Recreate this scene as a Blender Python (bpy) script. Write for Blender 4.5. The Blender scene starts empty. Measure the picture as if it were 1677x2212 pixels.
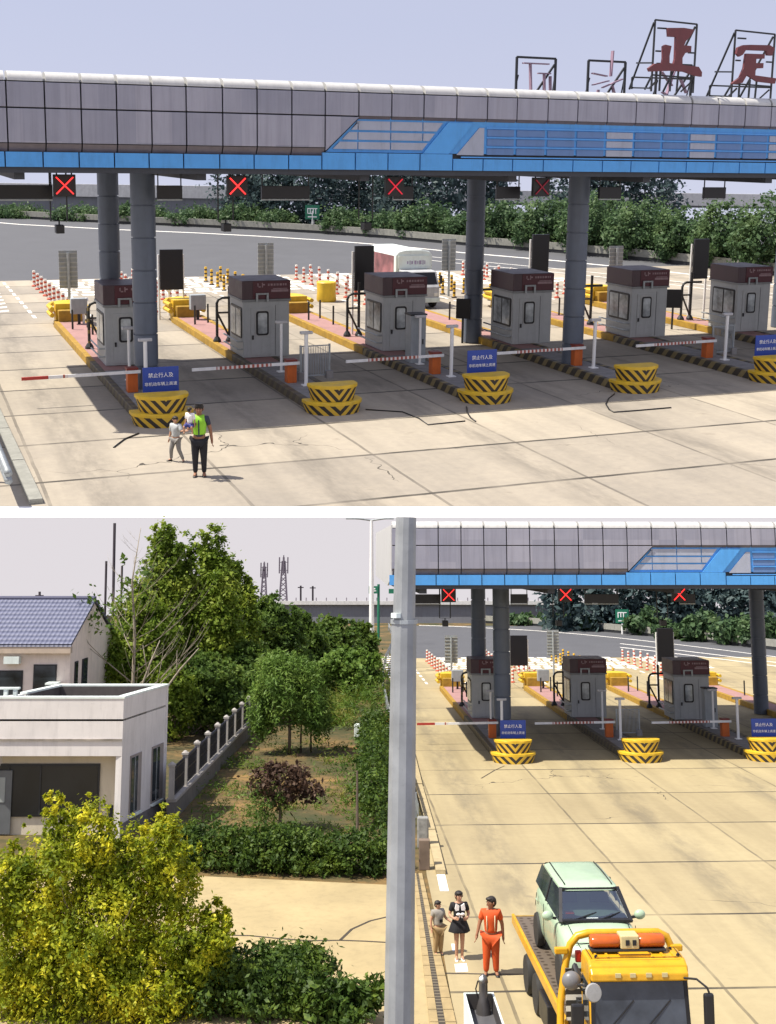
import bpy, math, random
import numpy as np
from mathutils import Vector, Matrix

# ------------------------------------------------------------------ camera, sky, sun
SC = bpy.context.scene
COL = SC.collection
F, CX, CY, HL, PW, PH = 2600.0, 838.5, 800.0, 8.6, 1677.0, 2212.0
TH = math.atan((1200 - CY) / F)
CAM = Vector((0, 0, HL))
cam = bpy.data.cameras.new('camera')
cam.sensor_fit = 'VERTICAL'; cam.sensor_height = 36.0; cam.lens = 36.0 * F / PH
cam.shift_y = -(PH / 2 - CY) / PH
cam.clip_start = 0.5; cam.clip_end = 9000
co = bpy.data.objects.new('camera', cam); COL.objects.link(co)
co.location = CAM; co.rotation_euler = (math.pi / 2 + TH, 0, 0)
SC.camera = co

SUN = Vector((-0.46, -0.22, 0.86)).normalized()
W = bpy.data.worlds.new('World'); SC.world = W; W.use_nodes = True
nt = W.node_tree; nt.nodes.clear()
def wn(t): return nt.nodes.new(t)
tc = wn('ShaderNodeTexCoord'); sx = wn('ShaderNodeSeparateXYZ'); mz = wn('ShaderNodeMath'); mz.operation = 'MAXIMUM'; mz.inputs[1].default_value = 0.04
cb = wn('ShaderNodeCombineXYZ'); sky = wn('ShaderNodeTexSky'); sky.sky_type = 'NISHITA'; sky.sun_disc = False
sky.sun_elevation = math.asin(SUN.z); sky.sun_rotation = math.atan2(SUN.x, SUN.y); sky.air_density = 1.0; sky.dust_density = 2.5; sky.ozone_density = 1.0
nt.links.new(tc.outputs['Generated'], sx.inputs[0])
nt.links.new(sx.outputs[0], cb.inputs[0]); nt.links.new(sx.outputs[1], cb.inputs[1]); nt.links.new(sx.outputs[2], mz.inputs[0]); nt.links.new(mz.outputs[0], cb.inputs[2])
nt.links.new(cb.outputs[0], sky.inputs[0])
mx = wn('ShaderNodeMixRGB'); mx.inputs[0].default_value = 0.72
hz = wn('ShaderNodeMixRGB'); hz.inputs[1].default_value = (5.6, 5.2, 5.6, 1); hz.inputs[2].default_value = (4.3, 4.4, 5.5, 1)
mr = wn('ShaderNodeMapRange'); mr.inputs[1].default_value = 0.06; mr.inputs[2].default_value = 0.42
nt.links.new(sx.outputs[2], mr.inputs[0]); nt.links.new(mr.outputs[0], hz.inputs[0])
nt.links.new(sky.outputs[0], mx.inputs[1]); nt.links.new(hz.outputs[0], mx.inputs[2])
bg = wn('ShaderNodeBackground'); bg.inputs[1].default_value = 0.11
wo = wn('ShaderNodeOutputWorld'); nt.links.new(mx.outputs[0], bg.inputs[0]); nt.links.new(bg.outputs[0], wo.inputs[0])
sl = bpy.data.lights.new('sun', 'SUN'); sl.energy = 5.0; sl.angle = math.radians(0.5); sl.color = (1.0, 0.93, 0.80)
so = bpy.data.objects.new('sun', sl); COL.objects.link(so); so.rotation_euler = SUN.to_track_quat('Z', 'Y').to_euler()
SC.view_settings.view_transform = 'Standard'; SC.view_settings.look = 'None'; SC.view_settings.exposure = 0.55; SC.view_settings.gamma = 1.0
SC.cycles.max_bounces = 6; SC.cycles.transparent_max_bounces = 8; SC.cycles.use_denoising = True

# ------------------------------------------------------------------ frames: two sites of the one plaza
def ray(x, y):
    c, s = math.cos(TH), math.sin(TH); a, b = (x - CX) / F, (CY - y) / F
    return Vector((a, c - b * s, s + b * c))
def low(x, y, z=0.0):            # point of the level site at height z
    d = ray(x, y); return CAM + d * ((z - HL) / d.z)
def lowY(x, y, Y):               # point of the level site at distance Y
    d = ray(x, y); return CAM + d * (Y / d.y)
HU, KU = 8.2, 6.0
_f = ray(838.5, 326).normalized(); _u = ray(1838.5, 341).cross(_f).normalized(); _x = _f.cross(_u)
RU = Matrix((_x, _f, _u)).transposed()
def up(x, y, z=0.0):             # point of the upper (sloping) site in its own metres
    d = RU.transposed() @ ray(x, y); return Vector((0, 0, HU)) + d * ((z - HU) / d.z)
def upY(x, y, Y):
    d = RU.transposed() @ ray(x, y); return Vector((0, 0, HU)) + d * (Y / d.y)
T = Matrix.Translation
def RZ(a): return Matrix.Rotation(math.radians(a), 4, 'Z')
SU = T(CAM) @ RU.to_4x4() @ Matrix.Scale(KU, 4) @ T((0, 0, -HU))
SL = Matrix.Identity(4)
PU = SU @ T(up(362, 925)) @ RZ(21.9)
PL = T(low(1115, 1652)) @ RZ(2.6)

# ------------------------------------------------------------------ mesh builder
class MB:
    def __init__(s): s.v = []; s.f = []; s.m = []; s.cuts = []
    def add(s, vs, fs, m=0):
        b = len(s.v); s.cuts.append((b, len(s.f))); s.v += [tuple(q) for q in vs]
        for f in fs: s.f.append([b + i for i in f]); s.m.append(m)
        return s
    def box(s, c, d, m=0, rz=0, M=None):
        x, y, z = d[0] / 2, d[1] / 2, d[2] / 2
        vs = [Vector((a * x, b * y, e * z)) for e in (-1, 1) for a, b in ((-1, -1), (1, -1), (1, 1), (-1, 1))]
        R = Matrix.Rotation(math.radians(rz), 3, 'Z') if M is None else M
        return s.add([R @ v + Vector(c) for v in vs], [(0, 3, 2, 1), (4, 5, 6, 7), (0, 1, 5, 4), (1, 2, 6, 5), (2, 3, 7, 6), (3, 0, 4, 7)], m)
    def bx(s, x0, x1, y0, y1, z0, z1, m=0): return s.box(((x0 + x1) / 2, (y0 + y1) / 2, (z0 + z1) / 2), (x1 - x0, y1 - y0, z1 - z0), m)
    def bar(s, a, b, w, h=None, m=0):
        a, b = Vector(a), Vector(b); d = b - a; q = d.to_track_quat('Y', 'Z').to_matrix()
        return s.box((a + b) / 2, (w, d.length, h or w), m, M=q)
    def tube(s, pts, r, n=8, m=0, caps=True):
        pts = [Vector(p) for p in pts]; N = len(pts)
        rs = r if isinstance(r, (list, tuple)) else [r] * N
        vs, fs = [], []; up_ = None
        for i, p in enumerate(pts):
            t = (pts[min(i + 1, N - 1)] - pts[max(i - 1, 0)]).normalized()
            if up_ is None: up_ = t.orthogonal().normalized()
            up_ = (up_ - t * up_.dot(t)).normalized(); w = t.cross(up_)
            for k in range(n):
                a = 2 * math.pi * k / n; vs.append(p + (up_ * math.cos(a) + w * math.sin(a)) * rs[i])
        for i in range(N - 1):
            for k in range(n): fs.append((i * n + k, i * n + (k + 1) % n, (i + 1) * n + (k + 1) % n, (i + 1) * n + k))
        if caps: fs += [tuple(range(n - 1, -1, -1)), tuple((N - 1) * n + k for k in range(n))]
        return s.add(vs, fs, m)
    def lathe(s, prof, n=16, c=(0, 0, 0), m=0, caps=True):
        vs, fs = [], []
        for r, z in prof:
            for k in range(n):
                a = 2 * math.pi * k / n; vs.append((c[0] + r * math.cos(a), c[1] + r * math.sin(a), c[2] + z))
        for i in range(len(prof) - 1):
            for k in range(n): fs.append((i * n + k, i * n + (k + 1) % n, (i + 1) * n + (k + 1) % n, (i + 1) * n + k))
        if caps: fs += [tuple(range(n - 1, -1, -1)), tuple((len(prof) - 1) * n + k for k in range(n))]
        return s.add(vs, fs, m)
    def ball(s, c, r, m=0, n=12, k=8):
        r = r if isinstance(r, (tuple, list)) else (r, r, r); vs, fs = [], []
        for i in range(1, k):
            ph = math.pi * i / k
            for j in range(n):
                a = 2 * math.pi * j / n; vs.append((c[0] + r[0] * math.sin(ph) * math.cos(a), c[1] + r[1] * math.sin(ph) * math.sin(a), c[2] - r[2] * math.cos(ph)))
        L = len(vs); vs += [(c[0], c[1], c[2] - r[2]), (c[0], c[1], c[2] + r[2])]
        for i in range(k - 2):
            for j in range(n): fs.append((i * n + j, i * n + (j + 1) % n, (i + 1) * n + (j + 1) % n, (i + 1) * n + j))
        for j in range(n):
            fs.append((L, (j + 1) % n, j)); fs.append((L + 1, (k - 2) * n + j, (k - 2) * n + (j + 1) % n))
        return s.add(vs, fs, m)
    def prism(s, poly, d0, d1, ax='z', m=0):     # polygon extruded along an axis
        def P(a, b, d): return {'z': (a, b, d), 'y': (a, d, b), 'x': (d, a, b)}[ax]
        n = len(poly); vs = [P(a, b, d0) for a, b in poly] + [P(a, b, d1) for a, b in poly]
        fs = [tuple(range(n)), tuple(range(2 * n - 1, n - 1, -1))] + [(i, i + n, (i + 1) % n + n, (i + 1) % n) for i in range(n)]
        return s.add(vs, fs, m)
    def loft(s, rings, m=0, closed=True, caps=True):
        n = len(rings[0]); vs = [p for r in rings for p in r]; fs = []
        for i in range(len(rings) - 1):
            for k in range(n if closed else n - 1): fs.append((i * n + k, i * n + (k + 1) % n, (i + 1) * n + (k + 1) % n, (i + 1) * n + k))
        if caps and closed: fs += [tuple(range(n - 1, -1, -1)), tuple((len(rings) - 1) * n + k for k in range(n))]
        return s.add(vs, fs, m)
    def split(s, name, mats, parent, **k):      # every shape a mesh of its own
        out = []; cuts = s.cuts + [(len(s.v), len(s.f))]
        for (a, fa), (b, fb) in zip(cuts, cuts[1:]):
            q = MB(); q.v = s.v[a:b]; q.f = [[i - a for i in f] for f in s.f[fa:fb]]; q.m = s.m[fa:fb]; out.append(q.build(name, mats, parent, **k))
        return out
    def quad(s, *p, m=0): return s.add(p, [tuple(range(len(p)))], m)
    def build(s, name, mats, parent=None, smooth=False, bevel=0, sub=0, fix=True):
        me = bpy.data.meshes.new(name); me.from_pydata(s.v, [], s.f)
        mats = mats if isinstance(mats, (list, tuple)) else [mats]
        for q in mats: me.materials.append(q)
        if len(mats) > 1: me.polygons.foreach_set('material_index', s.m)
        if fix:
            import bmesh
            bm = bmesh.new(); bm.from_mesh(me); bmesh.ops.recalc_face_normals(bm, faces=bm.faces); bm.to_mesh(me); bm.free()
        if smooth:
            me.shade_smooth()
            if smooth is not True: me.set_sharp_from_angle(angle=math.radians(smooth))
        o = bpy.data.objects.new(name, me); COL.objects.link(o)
        if parent: o.parent = parent
        if bevel:
            b = o.modifiers.new('bevel', 'BEVEL'); b.width = bevel; b.segments = 2; b.limit_method = 'ANGLE'
        if sub:
            b = o.modifiers.new('sub', 'SUBSURF'); b.levels = b.render_levels = sub
        return o
def tag(o, label=None, cat=None, group=None, kind=None):
    if label: o['label'] = label
    if cat: o['category'] = cat
    if group: o['group'] = group
    if kind: o['kind'] = kind
    return o
def thing(name, label, cat, mw, group=None):
    o = bpy.data.objects.new(name, None); COL.objects.link(o); o.empty_display_size = 0.2
    o.matrix_world = mw; return tag(o, label, cat, group)
def one(mb, name, mats, label, cat, mw, group=None, **k):
    o = mb.build(name, mats, **k); o.matrix_world = mw; return tag(o, label, cat, group)
def setting(mb, name, mats, mw, **k):
    o = mb.build(name, mats, **k); o.matrix_world = mw; o['kind'] = 'structure'; return o
def lettering(name, txt, size, m, parent, loc, align='CENTER', rot=(math.pi / 2, 0, 0), ext=0.004):
    c = bpy.data.curves.new(name, 'FONT'); c.body = txt; c.size = size; c.align_x = align; c.align_y = 'CENTER'; c.extrude = ext; c.resolution_u = 3
    t = bpy.data.objects.new(name, c); COL.objects.link(t)
    me = bpy.data.meshes.new_from_object(t.evaluated_get(bpy.context.evaluated_depsgraph_get()))
    bpy.data.objects.remove(t); me.materials.clear(); me.materials.append(m)
    o = bpy.data.objects.new(name, me); COL.objects.link(o); o.parent = parent; o.location = loc; o.rotation_euler = rot
    return o

# ------------------------------------------------------------------ materials
def lin(r, g, b, k=1.0):
    f = lambda c: (c / 255 / 12.92 if c <= 10 else ((c / 255 + 0.055) / 1.055) ** 2.4) * k
    return (f(r), f(g), f(b))
class NG:
    def __init__(s, name):
        s.m = bpy.data.materials.new(name); s.m.use_nodes = True; s.t = s.m.node_tree
        s.b = s.t.nodes['Principled BSDF']; s.tc = None
    def n(s, t, **k):
        q = s.t.nodes.new('ShaderNode' + t)
        for a, b in k.items(): setattr(q, a, b)
        return q
    def l(s, a, b): s.t.links.new(a, b)
    def obj(s):
        if not s.tc: s.tc = s.n('TexCoord')
        return s.tc.outputs['Object']
    def math(s, op, a, b=None, c=None):
        q = s.n('Math', operation=op)
        for i, x in enumerate((a, b, c)):
            if x is None: continue
            if isinstance(x, (int, float)): q.inputs[i].default_value = x
            else: s.l(x, q.inputs[i])
        return q.outputs[0]
    def noise(s, scale, detail=4, vec=None, rough=0.55, st=None):
        q = s.n('TexNoise'); q.inputs['Scale'].default_value = scale; q.inputs['Detail'].default_value = detail; q.inputs['Roughness'].default_value = rough
        v = vec or s.obj()
        if st:
            mp = s.n('Mapping'); mp.inputs['Scale'].default_value = st; s.l(v, mp.inputs[0]); v = mp.outputs[0]
        s.l(v, q.inputs['Vector']); return q.outputs['Fac']
    def ramp(s, f, stops, interp='LINEAR'):
        q = s.n('ValToRGB'); r = q.color_ramp; r.interpolation = interp
        while len(r.elements) < len(stops): r.elements.new(0.5)
        for e, (p, c) in zip(r.elements, stops): e.position = p; e.color = (*c, 1) if len(c) == 3 else c
        s.l(f, q.inputs[0]); return q.outputs[0]
    def mix(s, f, a, b, mode='MIX'):
        q = s.n('MixRGB', blend_type=mode)
        for i, x in enumerate((f, a, b)):
            if isinstance(x, (int, float)): q.inputs[i].default_value = x
            elif isinstance(x, (tuple, list)): q.inputs[i].default_value = (*x, 1)
            else: s.l(x, q.inputs[i])
        return q.outputs[0]
    def set(s, col=None, rough=None, metal=None, bump=None, bs=0.3, bd=0.02, **k):
        if col is not None:
            if isinstance(col, (tuple, list)): s.b.inputs['Base Color'].default_value = (*col, 1)
            else: s.l(col, s.b.inputs['Base Color'])
        if rough is not None: s.b.inputs['Roughness'].default_value = rough
        if metal is not None: s.b.inputs['Metallic'].default_value = metal
        if bump is not None:
            q = s.n('Bump'); q.inputs['Strength'].default_value = bs; q.inputs['Distance'].default_value = bd; s.l(bump, q.inputs['Height']); s.l(q.outputs[0], s.b.inputs['Normal'])
        for a, b in k.items(): s.b.inputs[a].default_value = b
        return s.m
_mc = {}
def mat(name, col, rough=0.6, metal=0.0, var=0.12, scale=3.0, bump=0.0, emit=0, grime=0.30):
    if name in _mc: return _mc[name]
    g = NG(name); c = tuple(col)
    if var:
        f = g.noise(scale, 5)
        cc = g.ramp(f, [(0.25, tuple(x * (1 - var) for x in c)), (0.75, tuple(min(1, x * (1 + var)) for x in c))])
        if grime:
            st = g.ramp(g.noise(1.7, 6, rough=.7, st=(2.2, 2.2, .35)), [(0.48, (0, 0, 0)), (0.72, (1, 1, 1))])
            sk = g.ramp(g.noise(14, 3), [(0.62, (0, 0, 0)), (0.72, (1, 1, 1))])
            cc = g.mix(g.math('MULTIPLY', g.math('ADD', st, g.math('MULTIPLY', sk, .5)), grime), cc, tuple(x * .42 + .012 for x in c))
            g.l(g.math('ADD', g.math('MULTIPLY', f, .3), rough - .15), g.b.inputs['Roughness'])
    else: cc = c
    if emit: g.b.inputs['Emission Color'].default_value = (*c, 1); g.b.inputs['Emission Strength'].default_value = emit
    g.set(cc, None if (var and grime) else rough, metal, bump=g.noise(scale * 8, 3) if bump else None, bs=bump)
    _mc[name] = g.m; return g.m
def stripes(name, kind, A, B, per, slope=1.0, duty=0.5, dirt=0.25):
    g = NG(name); s = g.n('SeparateXYZ'); g.l(g.obj(), s.inputs[0]); X, Y, Z = s.outputs
    if kind == 'chevron':
        a = g.math('ABSOLUTE', g.math('ARCTAN2', X, g.math('SUBTRACT', 0.70, Y)))
        t = g.math('SUBTRACT', Z, g.math('MULTIPLY', a, 0.62 * slope))
    elif kind == 'kerb': t = g.math('ADD', Y, g.math('MULTIPLY', Z, slope))
    elif kind == 'x': t = X
    elif kind == 'z': t = Z
    fr = g.math('FRACT', g.math('ADD', g.math('DIVIDE', t, per), 100.0))
    on = g.math('LESS_THAN', fr, duty)
    c = g.mix(on, A, B)
    if dirt: c = g.mix(g.math('MULTIPLY', g.noise(5, 5), dirt * 2), c, (0.10, 0.08, 0.055))
    return g.set(c, 0.6)
def concrete(name, c1, c2, pu, pv, u0, v0, jw=0.03, track=0.35):
    g = NG(name); s = g.n('SeparateXYZ'); g.l(g.obj(), s.inputs[0]); X, Y, Z = s.outputs
    big = g.noise(0.16, 5, rough=0.6); fine = g.noise(3.5, 6, rough=0.7); tr = g.noise(1.0, 5, st=(1.1, 0.06, 1))
    slab = g.n('TexWhiteNoise', noise_dimensions='2D'); cv = g.n('CombineXYZ')
    g.l(g.math('FLOOR', g.math('DIVIDE', g.math('SUBTRACT', X, u0), pu)), cv.inputs[0]); g.l(g.math('FLOOR', g.math('DIVIDE', g.math('SUBTRACT', Y, v0), pv)), cv.inputs[1]); g.l(cv.outputs[0], slab.inputs['Vector'])
    f = g.math('ADD', g.math('MULTIPLY', big, 0.50), g.math('ADD', g.math('MULTIPLY', fine, 0.30), g.math('MULTIPLY', slab.outputs['Value'], 0.20)))
    c = g.ramp(f, [(0.28, c1), (0.72, c2)])
    c = g.mix(g.math('MULTIPLY', g.ramp(tr, [(0.45, (0, 0, 0)), (0.75, (1, 1, 1))]), track), c, tuple(x * 0.45 for x in c1))
    lc = g.math('ABSOLUTE', g.math('SUBTRACT', g.math('FRACT', g.math('ADD', g.math('DIVIDE', g.math('SUBTRACT', X, 2.75), 5.6), 50.5)), 0.5))
    oil = g.math('MULTIPLY', g.ramp(lc, [(0.03, (1, 1, 1)), (0.17, (0, 0, 0))]), g.ramp(g.noise(1.4, 5, rough=.7, st=(1, .25, 1)), [(0.38, (0, 0, 0)), (0.62, (1, 1, 1))]))
    c = g.mix(g.math('MULTIPLY', oil, 0.42), c, (0.075, 0.068, 0.06))
    wob = g.math('MULTIPLY', g.math('SUBTRACT', g.noise(0.8, 3), 0.5), 0.06)
    def line(Q, p, o, w):
        q = g.math('ADD', Q, wob); fr = g.math('FRACT', g.math('ADD', g.math('DIVIDE', g.math('SUBTRACT', q, o), p), 50.5))
        return g.math('LESS_THAN', g.math('ABSOLUTE', g.math('SUBTRACT', fr, 0.5)), w / p)
    br = g.ramp(g.noise(0.35, 4), [(0.34, (0.3,) * 3), (0.55, (1,) * 3)])
    j = g.math('MAXIMUM', g.math('MULTIPLY', line(Y, pv, v0, jw * 1.6), br), g.math('MULTIPLY', line(X, pu, u0, jw), g.math('MULTIPLY', br, 0.6)))
    vor = g.n('TexVoronoi', feature='DISTANCE_TO_EDGE'); vor.inputs['Scale'].default_value = 0.13
    ad = g.n('VectorMath', operation='ADD'); nz = g.n('TexNoise'); nz.inputs['Scale'].default_value = 1.2; g.l(g.obj(), nz.inputs['Vector']); g.l(g.obj(), ad.inputs[0]); g.l(nz.outputs['Color'], ad.inputs[1]); g.l(ad.outputs[0], vor.inputs['Vector'])
    crk = g.math('MULTIPLY', g.math('LESS_THAN', vor.outputs['Distance'], 0.0016), g.ramp(g.noise(0.09, 2), [(0.55, (0,) * 3), (0.6, (1,) * 3)]))
    j = g.math('MULTIPLY', g.math('MAXIMUM', j, crk), 0.93)
    sp = g.math('MAXIMUM', g.ramp(g.noise(1.3, 3), [(0.66, (0,) * 3), (0.76, (1,) * 3)]), g.math('MULTIPLY', g.ramp(g.noise(9, 2), [(0.70, (0,) * 3), (0.74, (1,) * 3)]), .8))
    c = g.mix(g.math('MULTIPLY', sp, 0.34), c, (0.12, 0.10, 0.08))
    c = g.mix(j, c, (0.035, 0.03, 0.025))
    return g.set(c, 0.85, bump=fine, bs=0.25, bd=0.01)
def leafmat(name, cols, sc=1.3, trans=0.35):
    g = NG(name); f = g.math('ADD', g.math('MULTIPLY', g.noise(sc, 2), 0.6), g.math('MULTIPLY', g.noise(sc * 9, 2), 0.4))
    n = len(cols); c = g.ramp(f, [(0.32 + 0.36 * i / (n - 1), cc) for i, cc in enumerate(cols)])
    g.set(c, 0.55); g.b.inputs['Specular IOR Level'].default_value = 0.25
    tr = g.n('BsdfTranslucent'); g.l(c, tr.inputs[0]); mxs = g.n('MixShader'); mxs.inputs[0].default_value = trans
    g.l(g.b.outputs[0], mxs.inputs[1]); g.l(tr.outputs[0], mxs.inputs[2]); g.l(mxs.outputs[0], g.t.nodes['Material Output'].inputs[0])
    return g.m

M_WHITE = mat('white_paint', (0.70, 0.78, 0.76), 0.5, var=0.06)
M_POSTW = mat('white_post', (0.82, 0.82, 0.82), 0.4, var=0.03)
M_GREY = mat('grey_cabinet', (0.30, 0.33, 0.36), 0.5)
M_DARK = mat('dark_metal', (0.02, 0.022, 0.026), 0.5)
M_BLACK = mat('black_plastic', (0.012, 0.012, 0.015), 0.45)
M_SCREEN = mat('black_board', (0.008, 0.008, 0.012), 0.35, var=0)
M_STEEL = mat('galvanised_steel', (0.34, 0.37, 0.39), 0.45, 0.3, var=0.2, scale=6)
M_ORANGE = mat('orange_paint', (0.55, 0.12, 0.02), 0.45)
M_YEL = mat('yellow_paint', (0.66, 0.43, 0.025), 0.5, var=0.15)
M_YELD = mat('yellow_worn_paint', (0.34, 0.20, 0.02), 0.7, var=0.3)
M_RED = mat('red_paint', (0.45, 0.04, 0.03), 0.5)
M_BLUE = mat('blue_sign', (0.02, 0.06, 0.36), 0.45, var=0.05)
g = NG('canopy_grey_panel'); _s = g.n('SeparateXYZ'); g.l(g.obj(), _s.inputs[0]); _w = g.n('TexWhiteNoise', noise_dimensions='2D'); _c = g.n('CombineXYZ')
g.l(g.math('FLOOR', g.math('DIVIDE', g.math('ADD', _s.outputs[0], 50.05), 1.08)), _c.inputs[0]); g.l(g.math('FLOOR', g.math('MULTIPLY', _s.outputs[2], 1.08)), _c.inputs[1]); g.l(_c.outputs[0], _w.inputs['Vector'])
_st = g.ramp(g.noise(1.0, 5, rough=.7, st=(5, 1, .22)), [(.45, (0, 0, 0)), (.75, (1, 1, 1))])
_b = g.ramp(g.math('ADD', g.math('MULTIPLY', _w.outputs['Value'], .4), g.math('MULTIPLY', g.noise(.7, 4), .6)), [(.25, lin(170, 172, 192, .66)), (.75, lin(196, 196, 214, .66))])
M_FAS = g.set(g.mix(g.math('MULTIPLY', _st, .32), _b, lin(110, 108, 118, .7)), .42, .15)
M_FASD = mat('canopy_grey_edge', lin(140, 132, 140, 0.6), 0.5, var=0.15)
M_FAST = mat('canopy_sunlit_white', (0.52, 0.52, 0.52), 0.4, var=0.04)  # sunlight on the top and end is put into this paler colour
M_FBLUE = mat('canopy_blue_panel', lin(85, 165, 238, 0.9), 0.4, var=0.06)
M_FLOUV = mat('canopy_pale_louvre', lin(178, 185, 205, 0.8), 0.5, var=0.06)
M_FLB = mat('canopy_lightblue_line', lin(90, 165, 240, 0.9), 0.45, var=0.04)
M_SOFF = mat('canopy_soffit', (0.05, 0.055, 0.07), 0.7)
M_COLM = mat('column_cladding', (0.105, 0.128, 0.175), 0.45, 0.15, var=0.08)
M_BOOTH = mat('booth_grey', (0.40, 0.42, 0.435), 0.5, var=0.06)
M_MAROON = mat('maroon_sign', (0.085, 0.018, 0.028), 0.5)
M_GLASS = mat('dark_glass', (0.035, 0.045, 0.055), 0.06, var=0.75, scale=1.1, grime=0)  # blotchy tone in the colour stands in for window reflections
M_SHOP = mat('dark_shop_glass', (0.012, 0.014, 0.016), 0.35, var=0.6, scale=1.0, grime=0)
M_GLASSL = mat('booth_glass', (0.34, 0.37, 0.39), 0.12, var=0.7, scale=2.2, grime=0)  # bright reflections in the panes are put into this pale colour
M_PALE = mat('pale_lettering', (0.62, 0.58, 0.60), 0.6, var=0)
M_LETTER = mat('white_lettering', (0.9, 0.9, 0.92), 0.5, var=0)
M_XRED = mat('lane_signal_red', (1.0, 0.03, 0.03), 0.5, var=0, emit=1.6)
M_XDIM = mat('lane_signal_red_dim', (0.8, 0.03, 0.06), 0.5, var=0, emit=0.35)
M_XOFF = mat('lane_signal_nearly_off', (0.35, 0.02, 0.05), 0.5, var=0, emit=0.06)
M_PAVER = mat('pink_pavers', (0.34, 0.19, 0.18), 0.85, var=0.15, scale=1.2)
M_KTOP = mat('kerb_concrete', (0.24, 0.23, 0.23), 0.85, var=0.25)
M_ASPH = mat('asphalt', (0.085, 0.088, 0.100), 0.85, var=0.12, scale=0.4)
M_LINE = mat('road_paint', (0.80, 0.78, 0.74), 0.7, var=0.15, scale=2)
M_CONC = mat('barrier_concrete', (0.26, 0.26, 0.235), 0.85, var=0.2)
M_VIAD = mat('viaduct_concrete', (0.17, 0.18, 0.21), 0.85, var=0.15, scale=0.3)
M_GREEN = mat('green_sign', (0.01, 0.16, 0.09), 0.5)
M_KIDHAIR = mat('dark_hair', (0.015, 0.011, 0.010), 0.6)
M_SKIN = mat('skin', (0.46, 0.25, 0.16), 0.55, var=0.06)
M_SKIND = mat('tanned_skin', (0.30, 0.14, 0.08), 0.55, var=0.06)
M_TYRE = mat('tyre_rubber', (0.02, 0.02, 0.02), 0.8)
M_RIM = mat('grey_rim', (0.4, 0.4, 0.42), 0.35, 0.5)
M_BARK = mat('bark', (0.13, 0.10, 0.075), 0.9, var=0.3, scale=6)
M_BARKL = mat('pale_bark', (0.30, 0.26, 0.20), 0.9, var=0.3, scale=6)
M_CHEV = stripes('black_yellow_chevrons', 'chevron', (0.66, 0.42, 0.03), (0.018, 0.014, 0.012), 0.31, 1.05, 0.5, 0.12)
M_KERB = stripes('black_yellow_kerb', 'kerb', (0.26, 0.20, 0.08), (0.02, 0.018, 0.015), 0.62, 0.9, 0.55, 0.3)
M_KERBD = stripes('worn_black_yellow_kerb', 'kerb', (0.15, 0.12, 0.05), (0.035, 0.03, 0.025), 0.62, 0.9, 0.5, 0.6)
M_ARMR = stripes('red_white_arm', 'x', (0.80, 0.74, 0.72), (0.42, 0.10, 0.07), 0.16, 1, 0.5, 0.1)
M_POSTRW = stripes('red_white_post', 'z', (0.8, 0.75, 0.7), (0.5, 0.07, 0.03), 0.24, 1, 0.5, 0.05)
M_POSTYB = stripes('yellow_black_post', 'z', (0.75, 0.45, 0.03), (0.03, 0.02, 0.02), 0.24, 1, 0.4, 0.1)
M_POSTDK = stripes('dark_striped_post', 'z', (0.02, 0.02, 0.02), (0.20, 0.15, 0.05), 0.45, 1, 0.3, 0.1)

# ------------------------------------------------------------------ foliage
def leaves(name, blobs, n, size, m, parent=None, seed=1, clump=0.22, cn=None, asp=0.55, droop=0.0):
    """Leaf-sized faces gathered in clumps through ellipsoids (x, y, z, rx, ry, rz)."""
    R = np.random.default_rng(seed); B = np.array(blobs, float)
    w = (B[:, 3] * B[:, 4] * B[:, 5]) ** 0.67; w /= w.sum()
    cn = cn or max(20, n // 28)
    bi = R.choice(len(B), cn, p=w); d = R.normal(size=(cn, 3)); d /= np.linalg.norm(d, axis=1)[:, None]
    rad = R.uniform(0.30, 1.0, cn) ** 0.45 * R.uniform(0.78, 1.18, cn)
    cc = B[bi, :3] + d * rad[:, None] * B[bi, 3:]
    cs = np.mean(B[bi, 3:], axis=1) * clump * R.uniform(0.35, 1.6, cn)
    ci = R.integers(0, cn, n); off = R.normal(size=(n, 3)) * 0.55
    P = cc[ci] + off * cs[ci][:, None]
    if droop: P[:, 2] -= np.abs(R.normal(size=n)) * droop
    nr = d[ci] * 0.55 + R.normal(size=(n, 3)) * 0.6 + np.array([0, 0, 0.35]); nr /= np.linalg.norm(nr, axis=1)[:, None]
    a = np.cross(nr, R.normal(size=(n, 3))); a /= np.linalg.norm(a, axis=1)[:, None] + 1e-9
    b = np.cross(nr, a); s = size * (R.uniform(0.35, 1.0, n) + R.random(n) ** 3 * 0.9)[:, None]
    V = np.stack([P + a * s, P + b * s * asp + a * s * 0.1, P - a * s, P - b * s * asp + a * s * 0.1], 1).reshape(-1, 3)
    me = bpy.data.meshes.new(name); me.vertices.add(4 * n); me.vertices.foreach_set('co', V.ravel())
    me.loops.add(4 * n); me.loops.foreach_set('vertex_index', np.arange(4 * n, dtype=np.int32))
    me.polygons.add(n); me.polygons.foreach_set('loop_start', np.arange(0, 4 * n, 4, dtype=np.int32)); me.polygons.foreach_set('loop_total', np.full(n, 4, np.int32))
    me.update(calc_edges=True); me.materials.append(m)
    o = bpy.data.objects.new(name, me); COL.objects.link(o)
    if parent: o.parent = parent
    return o
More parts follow.
